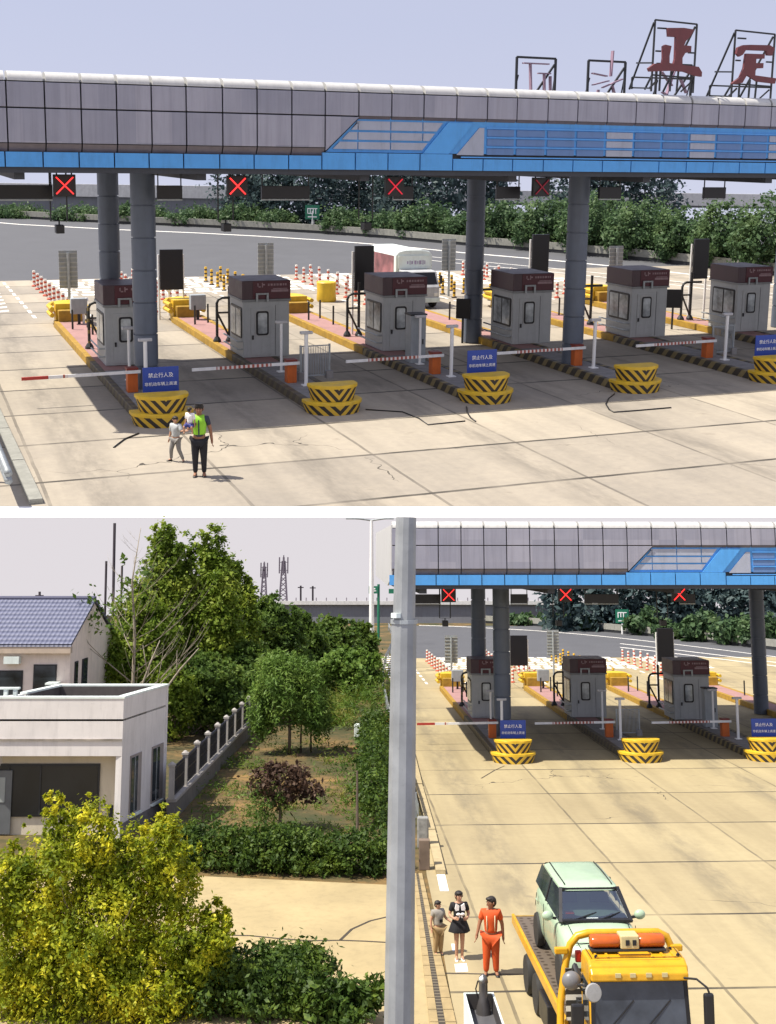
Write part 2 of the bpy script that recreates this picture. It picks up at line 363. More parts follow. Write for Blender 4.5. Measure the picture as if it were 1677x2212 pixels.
def branches(mb, base, h, r, seed, n=8, spread=0.35, start=0.3, rise=0.6, m=0, sub=2, lean=(0, 0)):
    R = random.Random(seed); b = Vector(base)
    pts = [b + Vector((R.uniform(-1, 1) * 0.02 * h * t + lean[0] * t * h, R.uniform(-1, 1) * 0.02 * h * t + lean[1] * t * h, h * t)) for t in (0, 0.25, 0.5, 0.75, 1)]
    mb.tube(pts, [r, r * 0.85, r * 0.65, r * 0.4, r * 0.12], 7, m)
    for i in range(n):
        t = start + (0.95 - start) * (i + R.random()) / n; k = min(3, int(t * 4)); p = pts[k].lerp(pts[k + 1], t * 4 - k)
        a = R.uniform(0, 2 * math.pi); L = spread * h * (1.15 - t) * R.uniform(0.7, 1.2)
        q = [p + Vector((math.cos(a) * L * s, math.sin(a) * L * s, rise * L * s ** 1.3 + R.uniform(-.03, .03) * L)) for s in (0, 0.4, 0.75, 1)]
        rr = r * 0.4 * (1.1 - t); mb.tube(q, [rr, rr * 0.7, rr * 0.4, rr * 0.12], 5, m)
        for j in range(sub):
            s0 = q[1 + j % 2]; a2 = a + R.uniform(-1, 1); L2 = L * 0.5
            mb.tube([s0, s0 + Vector((math.cos(a2), math.sin(a2), rise * 1.2)) * L2 * 0.6, s0 + Vector((math.cos(a2), math.sin(a2), rise * 1.5)) * L2], [rr * 0.5, rr * 0.3, rr * 0.08], 4, m)
    return mb
LF_POP = leafmat('poplar_leaves', [(0.05, 0.10, 0.012), (0.17, 0.255, 0.028), (0.40, 0.45, 0.07)], 0.8, .45)
LF_DK = leafmat('dark_green_leaves', [(0.03, 0.068, 0.014), (0.09, 0.155, 0.028), (0.22, 0.30, 0.055)], 0.8, .42)
LF_YG = leafmat('yellow_green_leaves', [(0.045, 0.095, 0.008), (0.26, 0.31, 0.016), (0.88, 0.78, 0.05)], 1.6, .42)
LF_HG = leafmat('hedge_leaves', [(0.016, 0.038, 0.008), (0.05, 0.095, 0.014), (0.16, 0.23, 0.03)], 1.5)
LF_WIL = leafmat('willow_leaves', [(0.05, 0.11, 0.018), (0.12, 0.21, 0.036), (0.22, 0.31, 0.06)], 1.0)
LF_PUR = leafmat('purple_leaves', [(0.03, 0.018, 0.013), (0.085, 0.05, 0.034), (0.20, 0.125, 0.08)], 1.5)
LF_FAR = leafmat('hazed_far_leaves', [(0.04, 0.085, 0.045), (0.085, 0.15, 0.062), (0.15, 0.22, 0.085)], 0.5)  # distance haze is put into these lighter, bluer greens
LF_FARD = leafmat('hazed_dark_leaves', [(0.05, 0.085, 0.095), (0.07, 0.11, 0.115), (0.10, 0.145, 0.14)], 0.4)  # haze over the far woods is put into this bluish colour
LF_GR = leafmat('grass_blades', [(0.04, 0.09, 0.012), (0.10, 0.18, 0.02), (0.26, 0.22, 0.05)], 0.35)
def tree(name, label, mw, blobs, n, size, lm, h, r=0.15, seed=1, bm=M_BARK, group=None, cat='tree', nb=8, clump=0.22, asp=0.55, droop=0, base=(0, 0, 0), rise=0.9, spread=0.3, start=0.3):
    t = thing(name, label, cat, mw, group)
    leaves('crown' if cat == 'tree' else 'foliage', blobs, n, size, lm, t, seed, clump, asp=asp, droop=droop)
    mb = MB(); branches(mb, base, h, r, seed, nb, spread, start, rise); mb.build('trunk' if cat == 'tree' else 'stem', bm, t, smooth=True)
    return t

# ------------------------------------------------------------------ the toll plaza, built once for each site
UI = [0.0, 5.45, 10.9, 16.8, 22.8, 28.6]
ORD = ['first ', 'second ', 'third ', 'fourth ', 'fifth ', 'sixth ']
class Plaza: pass
def arc(a, bf, yb, n=14, yc=0.70, x0=0.0):
    p = [(a * math.sin(t), yc - bf * math.cos(t)) for t in [math.pi * (i / n - 0.5) for i in range(n + 1)]]
    return p + [(a, yb), (-a, yb)]
def grey_profile(q): return q
def plaza(q):
    P, pv, zs = q.P, q.pv, q.zs
    at = lambda u, v, z=0.0, rz=0.0: P @ T((u, v * pv, z)) @ RZ(rz)
    q.at = at
    W_ = q.where
    near = lambda i: 'on the %sisland from the ' % ORD[i] + W_
    G = lambda s: s + q.gtag
    # canopy -----------------------------------------------------------
    u0, u1 = q.ua + (-5.14 - q.ub) * q.us, q.uend
    can = thing('toll_canopy', q.canlabel, 'canopy', P)
    z = lambda h: h * zs
    v0, v1 = q.v0, 13.6 * pv
    UF = lambda u: q.ua + (u - q.ub) * q.us
    Z0 = 0.0
    mb = MB(); mb.bx(u0 + .05, u1, v0 + .25, v1, z(7.64), z(10.05)); mb.build('roof_body', M_SOFF, can)
    mb = MB(); mb.bx(u0 + .3, u1, v0 + .1, v1 - .1, z(7.42), z(7.635))
    for k in range(int((u1 - u0) / 5.4) + 1): mb.bx(u0 + 1.2 + 5.4 * k, u0 + 1.5 + 5.4 * k, v0 + .3, v1 - .4, z(7.22), z(7.42))
    mb.build('soffit', M_SOFF, can)
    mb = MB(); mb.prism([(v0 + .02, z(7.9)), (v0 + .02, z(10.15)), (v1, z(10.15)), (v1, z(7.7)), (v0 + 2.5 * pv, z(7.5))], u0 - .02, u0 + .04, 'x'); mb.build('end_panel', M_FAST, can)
    us = [-5.14, -4.12, -3.09, -2.09, -1.09, -0.09, 0.93, 2.02, 3.08, 4.17, 5.24, 6.34, 7.44, 8.54, 9.69, 10.78, 11.86, 13.01, 14.14, 15.29]
    while us[-1] < u1: us.append(us[-1] + 1.135)
    us = us[:-1]; us0 = us; us = [UF(x) for x in us]
    pan, edge, top, blue, lou, lbl, back, dul, edg2 = [MB() for _ in range(9)]
    g = 0.020
    back.bx(u0, us[-1], v0 + .17, v0 + .25, z(7.6), z(10.04))
    for a, b in zip(us, us[1:]):
        A, B = a + g, b - g
        pan.bx(A, B, v0 - .02, v0 + .08, z(9.29), z(10.00))
        # rounded top, its sunlit brightness put into the colour
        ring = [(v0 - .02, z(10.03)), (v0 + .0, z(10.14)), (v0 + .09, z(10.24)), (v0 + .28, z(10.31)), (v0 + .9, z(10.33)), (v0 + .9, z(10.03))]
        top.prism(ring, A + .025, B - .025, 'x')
        if b <= UF(5.3):
            pan.bx(A, B, v0 - .02, v0 + .08, z(8.28), z(9.25))
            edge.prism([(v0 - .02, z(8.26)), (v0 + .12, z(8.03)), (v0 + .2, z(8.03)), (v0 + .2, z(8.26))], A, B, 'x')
        elif a < UF(5.3):
            pan.prism([(A, z(8.18)), (A, z(9.25)), (UF(6.36), z(9.25))], v0 - .02, v0 + .08, 'y')
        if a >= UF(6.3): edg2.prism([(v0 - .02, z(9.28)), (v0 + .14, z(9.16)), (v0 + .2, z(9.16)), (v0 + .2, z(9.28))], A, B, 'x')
        bz = 8.02 if b <= UF(5.3) else 8.12
        if a > UF(9.6): bz = 7.97
        blue.bx(A - .1, B - .1, v0 + .0, v0 + .08, z(7.59), z(bz))
    # recessed blue field with pale louvres
    blue.prism([(UF(5.3), z(8.14)), (UF(6.45), z(9.27)), (us[-1], z(9.27)), (us[-1], z(8.14))], v0 + .10, v0 + .16, 'y')
    lou_rows = [(8.24, 8.47), (8.54, 8.78), (8.85, 9.13)]
    for k, (zl, zh) in enumerate(lou_rows):
        sl = lambda zz: UF(5.42 + (zz - 8.14) * 0.98)
        sr = lambda zz: UF(8.45 + (zz - 8.14) * 0.80)
        cuts = [c for c in us if sl(zl) + .15 < c < sr(zl) - .15]
        e = [None] + cuts + [None]
        for c0, c1 in zip(e, e[1:]):
            L0, L1 = (sl(zl), sl(zh)) if c0 is None else (c0 + .02, c0 + .02)
            R0, R1 = (sr(zl), sr(zh)) if c1 is None else (c1 - .02, c1 - .02)
            lou.prism([(L0, z(zl)), (R0, z(zl)), (R1, z(zh)), (L1, z(zh))], v0 + .05, v0 + .10, 'y', m=0)
    blue.prism([(UF(8.55), z(8.13)), (UF(9.45), z(8.13)), (UF(10.32), z(9.15)), (UF(9.42), z(9.15))], v0 + .02, v0 + .10, 'y')
    cnt = 0
    for a, b in zip(us, us[1:]):
        if a < UF(10.6): continue
        cnt += 1
        for zl, zh in [(8.12, 8.33), (8.42, 8.64), (8.73, 8.95)]:
            if cnt % 3 == 2 and cnt > 3: lou.bx(a + .06, b - .05, v0 + .05, v0 + .10, z(zl), z(zh))
            else: dul.bx(a + .06, b - .05, v0 + .06, v0 + .10, z(zl), z(zh))
    lou.prism([(UF(9.75), z(8.10)), (UF(10.72), z(8.10)), (UF(10.72), z(9.0)), (UF(10.55), z(9.0))], v0 + .06, v0 + .10, 'y')
    for zz in (8.03, 8.375, 8.685, 9.0): lbl.bx(UF(9.9 if zz < 8.1 else 10.8), us[-1], v0 + .03, v0 + .06, z(zz) - .022, z(zz) + .022)
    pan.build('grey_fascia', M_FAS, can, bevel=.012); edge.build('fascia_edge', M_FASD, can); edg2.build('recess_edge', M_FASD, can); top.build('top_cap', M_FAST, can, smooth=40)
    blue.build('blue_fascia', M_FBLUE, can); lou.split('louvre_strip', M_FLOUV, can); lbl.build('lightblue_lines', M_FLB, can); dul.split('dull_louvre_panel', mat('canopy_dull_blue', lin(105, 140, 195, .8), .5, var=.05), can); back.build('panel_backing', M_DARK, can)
    for u, v in q.cols:
        mb = MB(); r = 0.40; zz = 0.0; H = z(7.42); n = 7; st = H / n
        for k in range(n): mb.lathe([(r, k * st + .03), (r, (k + 1) * st - .03), (r - .05, (k + 1) * st - .028), (r - .05, (k + 1) * st + .03)], 28, (u, v * pv, 0))
        o = mb.build('column', M_COLM, can, smooth=40)
    # lane signals, boards and cameras under the canopy --------------------
    for k, (u, br) in enumerate(q.signals):
        t = thing('lane_signal', ['red cross lane signal ' + s for s in ('over the lane beside the first column', 'between the two first toll booths', 'over the third lane, dimmer', 'almost dark, by the second grey column')][k] + q.short, 'lane signal', at(u, 3, z(7.03)), G('lane signals under the canopy'))
        MB().box((0, 0, 0), (.66, .16, .66)).build('signal_box', M_BLACK, t, bevel=.015)
        mb = MB(); s = .25
        for a in (-1, 1):
            mb.bar((-s, -.10, -s * a), (s, -.10, s * a), .085, .03)
        mb.build('red_cross', [M_XDIM, M_XRED, M_XOFF][br], t)
        mb = MB(); mb.bar((-.22, 0, .33), (-.22, 0, z(.40)), .04); mb.bar((.22, 0, .33), (.22, 0, z(.40)), .04); mb.split('hanger', M_DARK, t)
    for k, (u, w) in enumerate(q.boards):
        t = thing('display_board', ['long black board hung at the end of the canopy', 'black board hung beside the front grey column', 'widest black board, hung in front of the dark trees', 'small black board beside the third red cross', 'black board hung near the far dark column', 'black board hung past the second front column', 'black board hung at the canopy far end'][k] + q.short, 'display board', at(u, 4, z(6.80)), G('black display boards under the canopy'))
        MB().box((0, 0, 0), (w, .14, .42)).build('board', M_SCREEN, t, bevel=.01)
        MB().bx(-w / 2, w / 2, -.05, .05, -.27, -.225).build('lower_rail', M_STEEL, t)
        mb = MB()
        for s in (-1, 1): mb.bar((s * (w / 2 - .03), 0, -.25), (s * (w / 2 - .03), 0, z(.62)), .035)
        mb.split('hanger', M_DARK, t)
    for k, u in enumerate(q.hang):
        t = thing('hanging_camera', ['black camera on a drop frame below the first red cross', 'black camera on a drop frame below the second red cross', 'black camera on a drop frame below the third red cross'][k] + q.short, 'camera', at(u, 4, z(5.9)), G('cameras hung below the lane signals'))
        mb = MB(); mb.tube([(-.25, 0, z(1.5)), (-.25, 0, 0), (.25, 0, 0), (.25, 0, z(1.5))], .025, 6); mb.build('drop_frame', M_DARK, t)
        mb = MB(); mb.box((0, -.05, -.24), (.26, .4, .26)); mb.bar((0, 0, 0), (0, 0, -.12), .05); mb.build('camera_body', M_BLACK, t, bevel=.02)
    # islands -------------------------------------------------------------
    for i in q.isl:
        u = UI[i]; nr = near(i)
        L = 22.3 * pv; sp = 10.5 * pv
        t = thing('traffic_island', 'kerbed lane island with pink paving, %sfrom the ' % ORD[i] + W_, 'traffic island', at(u, 0), G('lane islands'))
        pl = [(-.74, .9), (-.74, L - .5), (-.45, L), (.45, L), (.80, L - .5), (.80, .9)]
        mb = MB(); h = .30
        mb.prism([(-.74, .78), (-.52, .78), (-.52, sp), (-.74, sp)], 0, h); mb.prism([(.58, .78), (.80, .78), (.80, sp), (.58, sp)], 0, h)
        mb.split('striped_kerb', M_KERB if i >= 2 else M_KERBD, t, bevel=.02)
        mb = MB(); mb.prism([(-.74, sp), (-.52, sp), (-.52, L - .5), (-.36, L - .22), (.42, L - .22), (.58, L - .5), (.58, sp), (.80, sp), (.80, L - .45), (.45, L), (-.42, L), (-.74, L - .45)], 0, h)
        mb.build('yellow_kerb', M_YELD, t, bevel=.02)
        MB().bx(-.52, .58, 1.0, 8.5 * pv, 0, h - .02).build('concrete_top', M_KTOP, t)
        MB().bx(-.52, .58, 8.5 * pv, L - .5, 0, h - .021).build('pink_paving', M_PAVER, t)
        # bollard
        if i < 5:
            b = thing('crash_bollard', 'two tier chevron crash block ' + near(i), 'crash block', at(u, 0), G('chevron crash blocks'))
            def tier(a0, a1, f, z0, z1, yb, nm):
                r = lambda a, g_: [Vector((x, y, g_)) for x, y in arc(a, .70 - f, yb)]
                mb = MB(); mb.loft([r(a0, z0), r(a1, z1)]); o = mb.build(nm, M_CHEV, b, smooth=40)
                mb = MB(); mb.loft([r(a1 + .025, z1 - .02), r(a1 + .03, z1 + .07), r(a1 - .03, z1 + .085)]); mb.build('yellow_rim', M_YEL, b, smooth=30)
            tier(.84, .92, 0.0, 0, .33, 1.0, 'lower_tier'); tier(.66, .77, .12, .37, .84, .95, 'upper_tier')
        # booth
        if i in q.booths:
            bu, bv = q.bpos[i]
            t = thing('toll_booth', 'toll booth with maroon roof sign ' + nr, 'toll booth', at(bu, bv), G('toll booths'))
            zb = .29; w, d, H = .92, 1.0, 2.46
            MB().bx(-w, w, -d, d, zb, H).build('body', M_BOOTH, t, bevel=.03)
            MB().bx(-w - .06, w + .06, -d - .06, d + .06, H, H + .08).build('eave', mat('booth_eave', (0.24, 0.25, 0.26), .5), t, bevel=.01)
            rs = MB().bx(-w - .04, w + .04, -d - .04, d + .04, H + .08, H + .80).build('roof_sign', mat('maroon_side', (0.075, 0.045, 0.055), .5), t, bevel=.02)
            MB().bx(-w + .38, w + .03, -d - .06, -d - .04, H + .10, H + .78).build('sign_face', M_MAROON, rs)
            mb = MB(); y0, y1 = -d - .075, -d - .061
            R = random.Random(3)
            x = -w + .55
            for a0, a1, c0, c1 in ((0, .05, .58, .70), (.05, .14, .54, .59), (.18, .22, .54, .72), (.22, .30, .62, .67)): mb.bx(x + a0, x + a1, y0, y1, H + c0, H + c1)
            xx = x + .42
            while xx < w - .15:
                l = R.uniform(.05, .11); mb.bx(xx, xx + l, y0, y1, H + .60, H + .68); xx += l + .04
            mb.bx(x + .55, w - .06, y0, y1, H + .36, H + .45); mb.bx(x + .62, w - .1, y0, y1, H + .47, H + .50)
            mb.build('sign_lettering', mat('dull_pink_lettering', (0.30, 0.20, 0.22), .6, var=.3, scale=8), rs)
            mb = MB(); mb.bx(-w + .48, -w + .56, -d - .14, -d - .08, H + .0, H + .27); mb.bx(-w + .90, -w + .98, -d - .14, -d - .08, H + .0, H + .30); mb.bx(-w + .48, -w + .98, -d - .14, -d - .08, H + .27, H + .33); mb.build('bracket', M_STEEL, t)
            def rrect(cx, cz, hw, hh, r, n=5):
                return [(cx + sx_ * (hw - r) + r * math.cos(a), cz + sz_ * (hh - r) + r * math.sin(a)) for sx_, sz_, a0 in ((1, 1, 0), (-1, 1, 90), (-1, -1, 180), (1, -1, 270)) for a in [math.radians(a0 + 90 * k / n) for k in range(n + 1)]]
            dr = MB().bx(-.62, .28, -d - .025, -d, zb + .08, 2.22).build('door', M_BOOTH, t, bevel=.008)
            wf = MB().prism(rrect(-.17, 1.62, .30, .52, .12), -d - .045, -d - .026, 'y').build('door_window_frame', mat('pale_frame', (0.42, 0.43, 0.43), .5), dr)
            MB().prism(rrect(-.17, 1.62, .25, .47, .10), -d - .065, -d - .046, 'y').build('rubber_seal', M_BLACK, dr)
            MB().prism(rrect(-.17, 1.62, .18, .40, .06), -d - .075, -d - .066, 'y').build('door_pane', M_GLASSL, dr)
            MB().bx(-.58, -.52, -d - .08, -d - .026, 1.0, 1.16).build('handle', M_BLACK, dr)
            wn_ = MB().prism(rrect(-.05, 1.62, .80, .60, .10), -w - .03, -w, 'x').build('side_window_frame', M_BLACK, t)
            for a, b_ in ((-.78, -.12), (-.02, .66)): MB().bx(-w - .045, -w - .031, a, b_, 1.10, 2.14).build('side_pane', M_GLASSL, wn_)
            mb = MB()
            for zz in (.62, .92): mb.tube([(-w + .02, -d + .1, zz), (-w - .18, -d + .15, zz), (-w - .18, d + .3, zz)], .035, 6)
            mb.split('side_rail', M_STEEL, t)
            MB().bx(.36, .37, -d - .012, -d - .0, zb + .05, 2.3).build('panel_seam', M_DARK, t)
            # pipe guard behind the booth
            t = thing('pipe_guard', 'black pipe guard frame ' + nr, 'guard frame', at(bu - .55, bv + 3.2), G('pipe guards beside the booths'))
            mb = MB(); mb.tube([(-.35, 0, .25), (-.35, 0, 1.9), (-.28, 0, 2.05), (-.12, 0, 2.12), (.75, 0, 2.12)], .06, 8); mb.build('bent_pipe', M_POSTDK if i == 0 else M_DARK, t, smooth=40)
            MB().tube([(.18, 0, .25), (.18, 0, 2.6)], .065, 8).build('post', M_DARK, t, smooth=40)
            mb = MB(); mb.tube([(-.32, 0, 1.45), (.16, 0, .5)], .045, 6); mb.tube([(-.35, 0, 1.5), (.18, 0, 1.5)], .045, 6); mb.split('brace', M_DARK, t)
            mb = MB(); mb.lathe([(.17, .27), (.17, .36), (.09, .5)], 8, (-.35, 0, 0)); mb.lathe([(.17, .27), (.17, .36), (.09, .5)], 8, (.18, 0, 0)); mb.split('foot', M_DARK, t)
        # gate
        if i in q.gates:
            t = thing('barrier_gate', 'orange barrier gate with striped arm ' + nr, 'barrier gate', at(u - .25, 4.4), G('barrier gates'))
            MB().bx(-.17, .17, -.17, .17, .28, 1.02).build('cabinet', M_ORANGE, t, bevel=.02)
            MB().bx(-.19, .19, -.19, .19, 1.02, 1.10).build('cap', mat('dark_red_cap', (0.20, 0.03, 0.02), .5), t, bevel=.01)
            arm = MB(); L1 = 3.5; dz = -.04
            P0, P1 = Vector((.25, -.22, .98)), Vector((-L1, -.22, .98 + dz))
            k = lambda f: P0.lerp(P1, f)
            if i == 0: segs = [(0, .62, 0), (.62, .66, 1), (.66, .78, 0), (.78, 1.0, 2)]
            else: segs = [(0, .27, 0), (.27, .78, 1), (.78, 1, 0)]
            for f0, f1, m in segs: arm.bar(k(f0), k(f1), .05, .10, m)
            arm.build('arm', [M_POSTW, M_ARMR, M_RED], t)
            # white posts with camera heads
            for j, (du, v) in enumerate(((.08, 3.7), (.02, 6.4))):
                if j and i not in (0, 1, 2): continue
                t = thing('white_post', ('white post beside the orange gate ' if j == 0 else 'thinner white post before the booth ') + nr, 'post', at(u + du, v), G('white posts on the islands'))
                MB().tube([(0, 0, .27), (0, 0, 2.05)], .065 if j == 0 else .05, 10).build('pole', M_POSTW, t, smooth=40)
                MB().bx(-.14, .14, -.14, .14, .275, .31).build('base_plate', M_POSTW, t)
                MB().bx(-.22, .22, -.07, .07, 2.05, 2.15).build('camera_head', mat('pale_head', (.5, .5, .52), .5), t, bevel=.02)
    for i in q.signs:
        u = UI[i]
        t = thing('blue_sign', 'blue sign with white characters ' + near(i), 'sign', at(u + .08, 1.25 / pv, .25), G('blue notice signs'))
        MB().bx(-.55, .55, 0, .03, .55, 1.38).build('sign_board', M_BLUE, t)
        mb = MB(); mb.bar((-.3, .05, 0), (-.3, .05, 1.3), .05); mb.bar((.3, .05, 0), (.3, .05, 1.3), .05); mb.split('leg', M_STEEL, t)
        lettering('top_line', '禁止行人及', .155, M_LETTER, t, (0, -.006, 1.12))
        lettering('bottom_line', '非机动车辆上高速', .125, M_LETTER, t, (0, -.006, .85))
    # cabinet and railings
    t = thing('grey_cabinet', 'tall grey cabinet before the booth ' + near(2), 'cabinet', at(UI[2] + .05, 6.9), None)
    MB().bx(-.31, .31, -.28, .28, .28, 2.1).build('cabinet_body', M_GREY, t, bevel=.02)
    MB().bx(-.34, .34, -.31, .31, 2.1, 2.16).build('lid', M_DARK, t); MB().bx(.16, .20, -.31, -.28, 1.0, 1.2).build('latch', M_BLACK, t)
    for i in (1, 4):
        if i not in q.isl: continue
        t = thing('island_railing', 'dark barred railing panel ' + near(i), 'railing', at(UI[i] + .1, 4.7), G('island railings'))
        mb = MB(); mb.bar((.1, 0, .28), (.1, 0, 1.5), .06); mb.bar((1.2, .1, .28), (1.2, .1, 1.5), .06); mb.split('post', M_STEEL, t)
        mb = MB()
        for k in range(17): x = .16 + 1.0 * k / 16; mb.bar((x, .05, .42), (x, .05, 1.42), .018)
        mb.bar((.1, .05, 1.45), (1.2, .1, 1.45), .04); mb.bar((.1, .05, .40), (1.2, .1, .40), .04); mb.build('bars', M_GREY, t)
        mb = MB(); mb.bx(0, .24, -.12, .12, .28, .55); mb.bx(1.05, 1.3, -.05, .19, .28, .55); mb.split('post_block', M_KTOP, t)
    # boards on white posts behind the booths
    for k, (u, v, w, zb) in enumerate(q.leds):
        t = thing('lane_board', ['tall black board on white posts behind the first column', 'tall black board on white posts behind the second and third booths', 'tall black board on white posts beside the second front column', 'tall black board on white posts near the last booths'][k] + q.short, 'board', at(u, v), G('tall black boards behind the booths'))
        MB().bx(-w / 2, w / 2, -.12, .02, zb, zb + 1.95).build('board', M_SCREEN, t, bevel=.02)
        for s in (-1, 1): MB().tube([(s * (w / 2 + .03), .08, 0), (s * (w / 2 + .03), .08, zb + 1.7)], .055, 8).build('post', M_POSTW, t, smooth=40)
    for k, (u, v) in enumerate(q.lats):
        t = thing('grey_panel_sign', 'tall grey ribbed sign back ' + ['beyond the first booths', 'beyond the second booth', 'beyond the third booth', 'beyond the fifth booth'][k] + q.short, 'sign', at(u, v), G('grey sign backs beyond the booths'))
        MB().tube([(0, 0, 0), (0, 0, 3.2)], .07, 8).build('pole', M_STEEL, t)
        mb = MB(); mb.bx(-.43, .43, .08, .11, 1.5, 3.3); mb.build('panel', mat('sign_back_grey', (.27, .29, .30), .6, var=.2), t)
        mb = MB()
        for j in range(8): mb.bx(-.43, .43, .05, .08, 1.6 + j * .22, 1.66 + j * .22)
        mb.build('ribs', mat('rib_grey', (.36, .38, .38), .6), t)
    # yellow crash noses and posts beyond
    for i in q.isl:
        t = thing('crash_cushion', 'yellow crash cushion at the rear ' + near(i), 'crash cushion', at(UI[i], 22.6), G('yellow crash cushions'))
        mb = MB(); mb.loft([[Vector((x, -y, zz)) for x, y in arc(.62, .8, .7, 10, 0.0)] for zz in (0, 1.05)]); mb.build('drum', M_YEL, t, smooth=40)
        mb = MB()
        for zz in (.55, .85): mb.tube([(-.8, -.9, zz), (-.82, .4, zz), (-.55, 1.15, zz), (0, 1.35, zz), (.55, 1.15, zz), (.82, .4, zz), (.8, -.9, zz)], .11, 6)
        mb.build('guard_beam', M_YEL, t, smooth=40)
        mb = MB(); mb.bx(-.55, .55, -1.2, -.75, 0, .8); mb.build('rear_box', M_YELD, t, bevel=.03)
        if i < 2:
            t = thing('card_box', 'small grey box on a short stand ' + near(i), 'box', at(UI[i] + .25, 20.6), None)
            MB().bx(-.36, .36, -.2, .2, .75, 1.45).build('box_body', M_GREY, t, bevel=.02); MB().bx(-.06, .06, -.06, .06, .28, .75).build('stand', M_DARK, t)
        for j, (du, vv) in enumerate(((.35, 17.2), (-.25, 19.0), (.45, 19.4))):
            if i > 2 and j: continue
            one(MB().tube([(0, 0, .27), (0, 0, 1.15)], .045, 8), 'thin_post', M_DARK, 'thin dark post on pink paving ' + near(i), 'post', at(UI[i] + du, vv), G('thin posts on the pink paving %d' % i), smooth=40)
    for i in q.delin:
        src = None; n = 0
        for s in ((-1, 1) if i else (1,)):
            for k in range(9):
                v = 25.6 + 1.65 * k
                if src is None:
                    src = MB(); src.tube([(0, 0, 0), (0, 0, .95)], .085, 8); src.lathe([(.16, 0), (.16, .06), (.1, .1)], 8)
                    o = src.build('lane_post', M_POSTYB if i in (2, 4) else M_POSTRW); src = o
                else:
                    o = src.copy(); COL.objects.link(o)
                o.matrix_world = at(UI[i] + s * (.75 - .035 * k) - (.35 if i == 0 else 0), v)
                tag(o, ('yellow and black' if i in (2, 4) else 'red and white') + ' lane post in the rows behind the %sisland from the ' % ORD[i] + W_, 'lane post', G('lane posts beyond island %d' % (i + 1)))
    # painted markings beyond the islands
    mb = MB(); R = random.Random(5)
    for i in range(len(q.isl)):
        a = UI[q.isl[i]]
        for r in range(7):
            for c in range(4):
                uu = a + 1.15 + c * 1.05 + (r % 2) * .2; vv = (33.5 + r * 1.25) * pv
                mb.quad((uu, vv, .012), (uu + .80, vv, .012), (uu + .80, vv + .72 * pv, .012), (uu, vv + .72 * pv, .012))
        for c in (-1.1, 1.1):
            for r in range(9):
                vv = (25 + r * 1.9) * pv; uu = a + c * (1.2 + .02 * r)
                mb.quad((uu, vv, .012), (uu + .16, vv, .012), (uu + .16, vv + 1.1 * pv, .012), (uu, vv + 1.1 * pv, .012))
    for r in range(11):
        vv = (27 + r * 1.5) * pv; mb.quad((-3.6, vv, .012), (-2.2 + .03 * r, vv + .9 * pv, .012), (-2.2 + .03 * r, vv + 1.4 * pv, .012), (-3.6, vv + .5 * pv, .012))
    setting(mb, 'lane_markings', M_LINE, P, fix=False)

def px2uv(f, x, y, P, S):
    w = P.inverted() @ (S @ f(x, y)); return (w.x, w.y)
qu = Plaza(); qu.P, qu.pv, qu.zs, qu.isl, qu.booths, qu.gates = PU, 1.0, 1.0, [0, 1, 2, 3, 4, 5], [0, 1, 2, 3, 4, 5], [0, 1, 2, 3, 4]
qu.v0, qu.ua, qu.ub, qu.us = 2.0, -3.73, -3.82, 26.14 / 25.43
qu.where, qu.gtag, qu.short, qu.uend = 'officer', ' near the officer', ', officer\'s plaza', 64
qu.canlabel = 'long grey and blue panelled toll canopy carrying red roof characters'
qu.cols = [(0.33, 4.93), (0.41, 12.5), (16.62, 4.84), (15.95, 12.2), (33.2, 4.9), (32.6, 12.2)]
qu.signals = [(-2.38, 1), (2.97, 1), (8.38, 0), (13.95, 2)]
qu.boards = [(-3.55, 1.85), (1.02, .80), (4.89, 1.66), (9.12, .74), (13.18, .94), (17.42, .93), (22.1, 1.0)]
qu.hang = [-2.45, 2.85, 7.75]
qu.bpos = [px2uv(up, x, y, PU, SU) for x, y in ((284, 805), (576, 787), (872, 772), (1147, 757), (1398, 742), (1622, 729))]
qu.bpos = [(u, v + 1.0) for u, v in qu.bpos]
qu.signs = [0, 2, 4]
qu.leds = [(4.95, 22.85, 1.12, 1.45), (*px2uv(up, 784, 735, PU, SU), .88, 2.2), (*px2uv(up, 1161, 690, PU, SU), .92, 2.3), (*px2uv(up, 1504, 700, PU, SU), .85, 2.25)]
qu.lats = [(.3, 24.2), (10.9, 27), (*px2uv(up, 969, 640, PU, SU),), (*px2uv(up, 1328, 662, PU, SU),)]
qu.delin = [0, 1, 2, 3, 4, 5]
plaza(qu)

ql = Plaza(); ql.P, ql.pv, ql.zs, ql.isl, ql.booths, ql.gates = PL, 1.27, 0.972, [0, 1, 2, 3], [0, 1, 2], [0, 1, 2]
ql.where, ql.gtag, ql.short, ql.uend = 'tow truck lane', ' beyond the tow truck', ', beyond the tow truck', 24
ql.v0, ql.ua, ql.ub, ql.us = -0.8, -4.07, -3.94, 11.61 / 12.08
ql.where = 'steel pole'; ql.gtag = ' near the steel pole'; ql.short = ', steel pole plaza'
ql.canlabel = 'grey and blue panelled toll canopy behind the tall steel pole'
ql.cols = [(0.33, 4.93), (0.36, 12.3), (15.9, 12.2)]
ql.signals = [(-2.40, 1), (2.95, 1), (8.2, 1)]
ql.boards = [(-3.5, 1.7), (1.02, .80), (4.89, 1.6), (8.95, .74)]
ql.hang = [-2.45, 2.85, 7.75]
ql.bpos = [(0.50, 10.5), (5.7, 10.5), (10.8, 9.6), (17.2, 10.5)]
ql.signs = [0, 2]
ql.leds = [(4.6, 22.8, 1.12, 1.45), (12.0, 16.0, .95, 2.4)]
ql.lats = [(.3, 24.0), (8.2, 28.5), (16.4, 29)]
ql.delin = [0, 1, 2, 3]
plaza(ql)

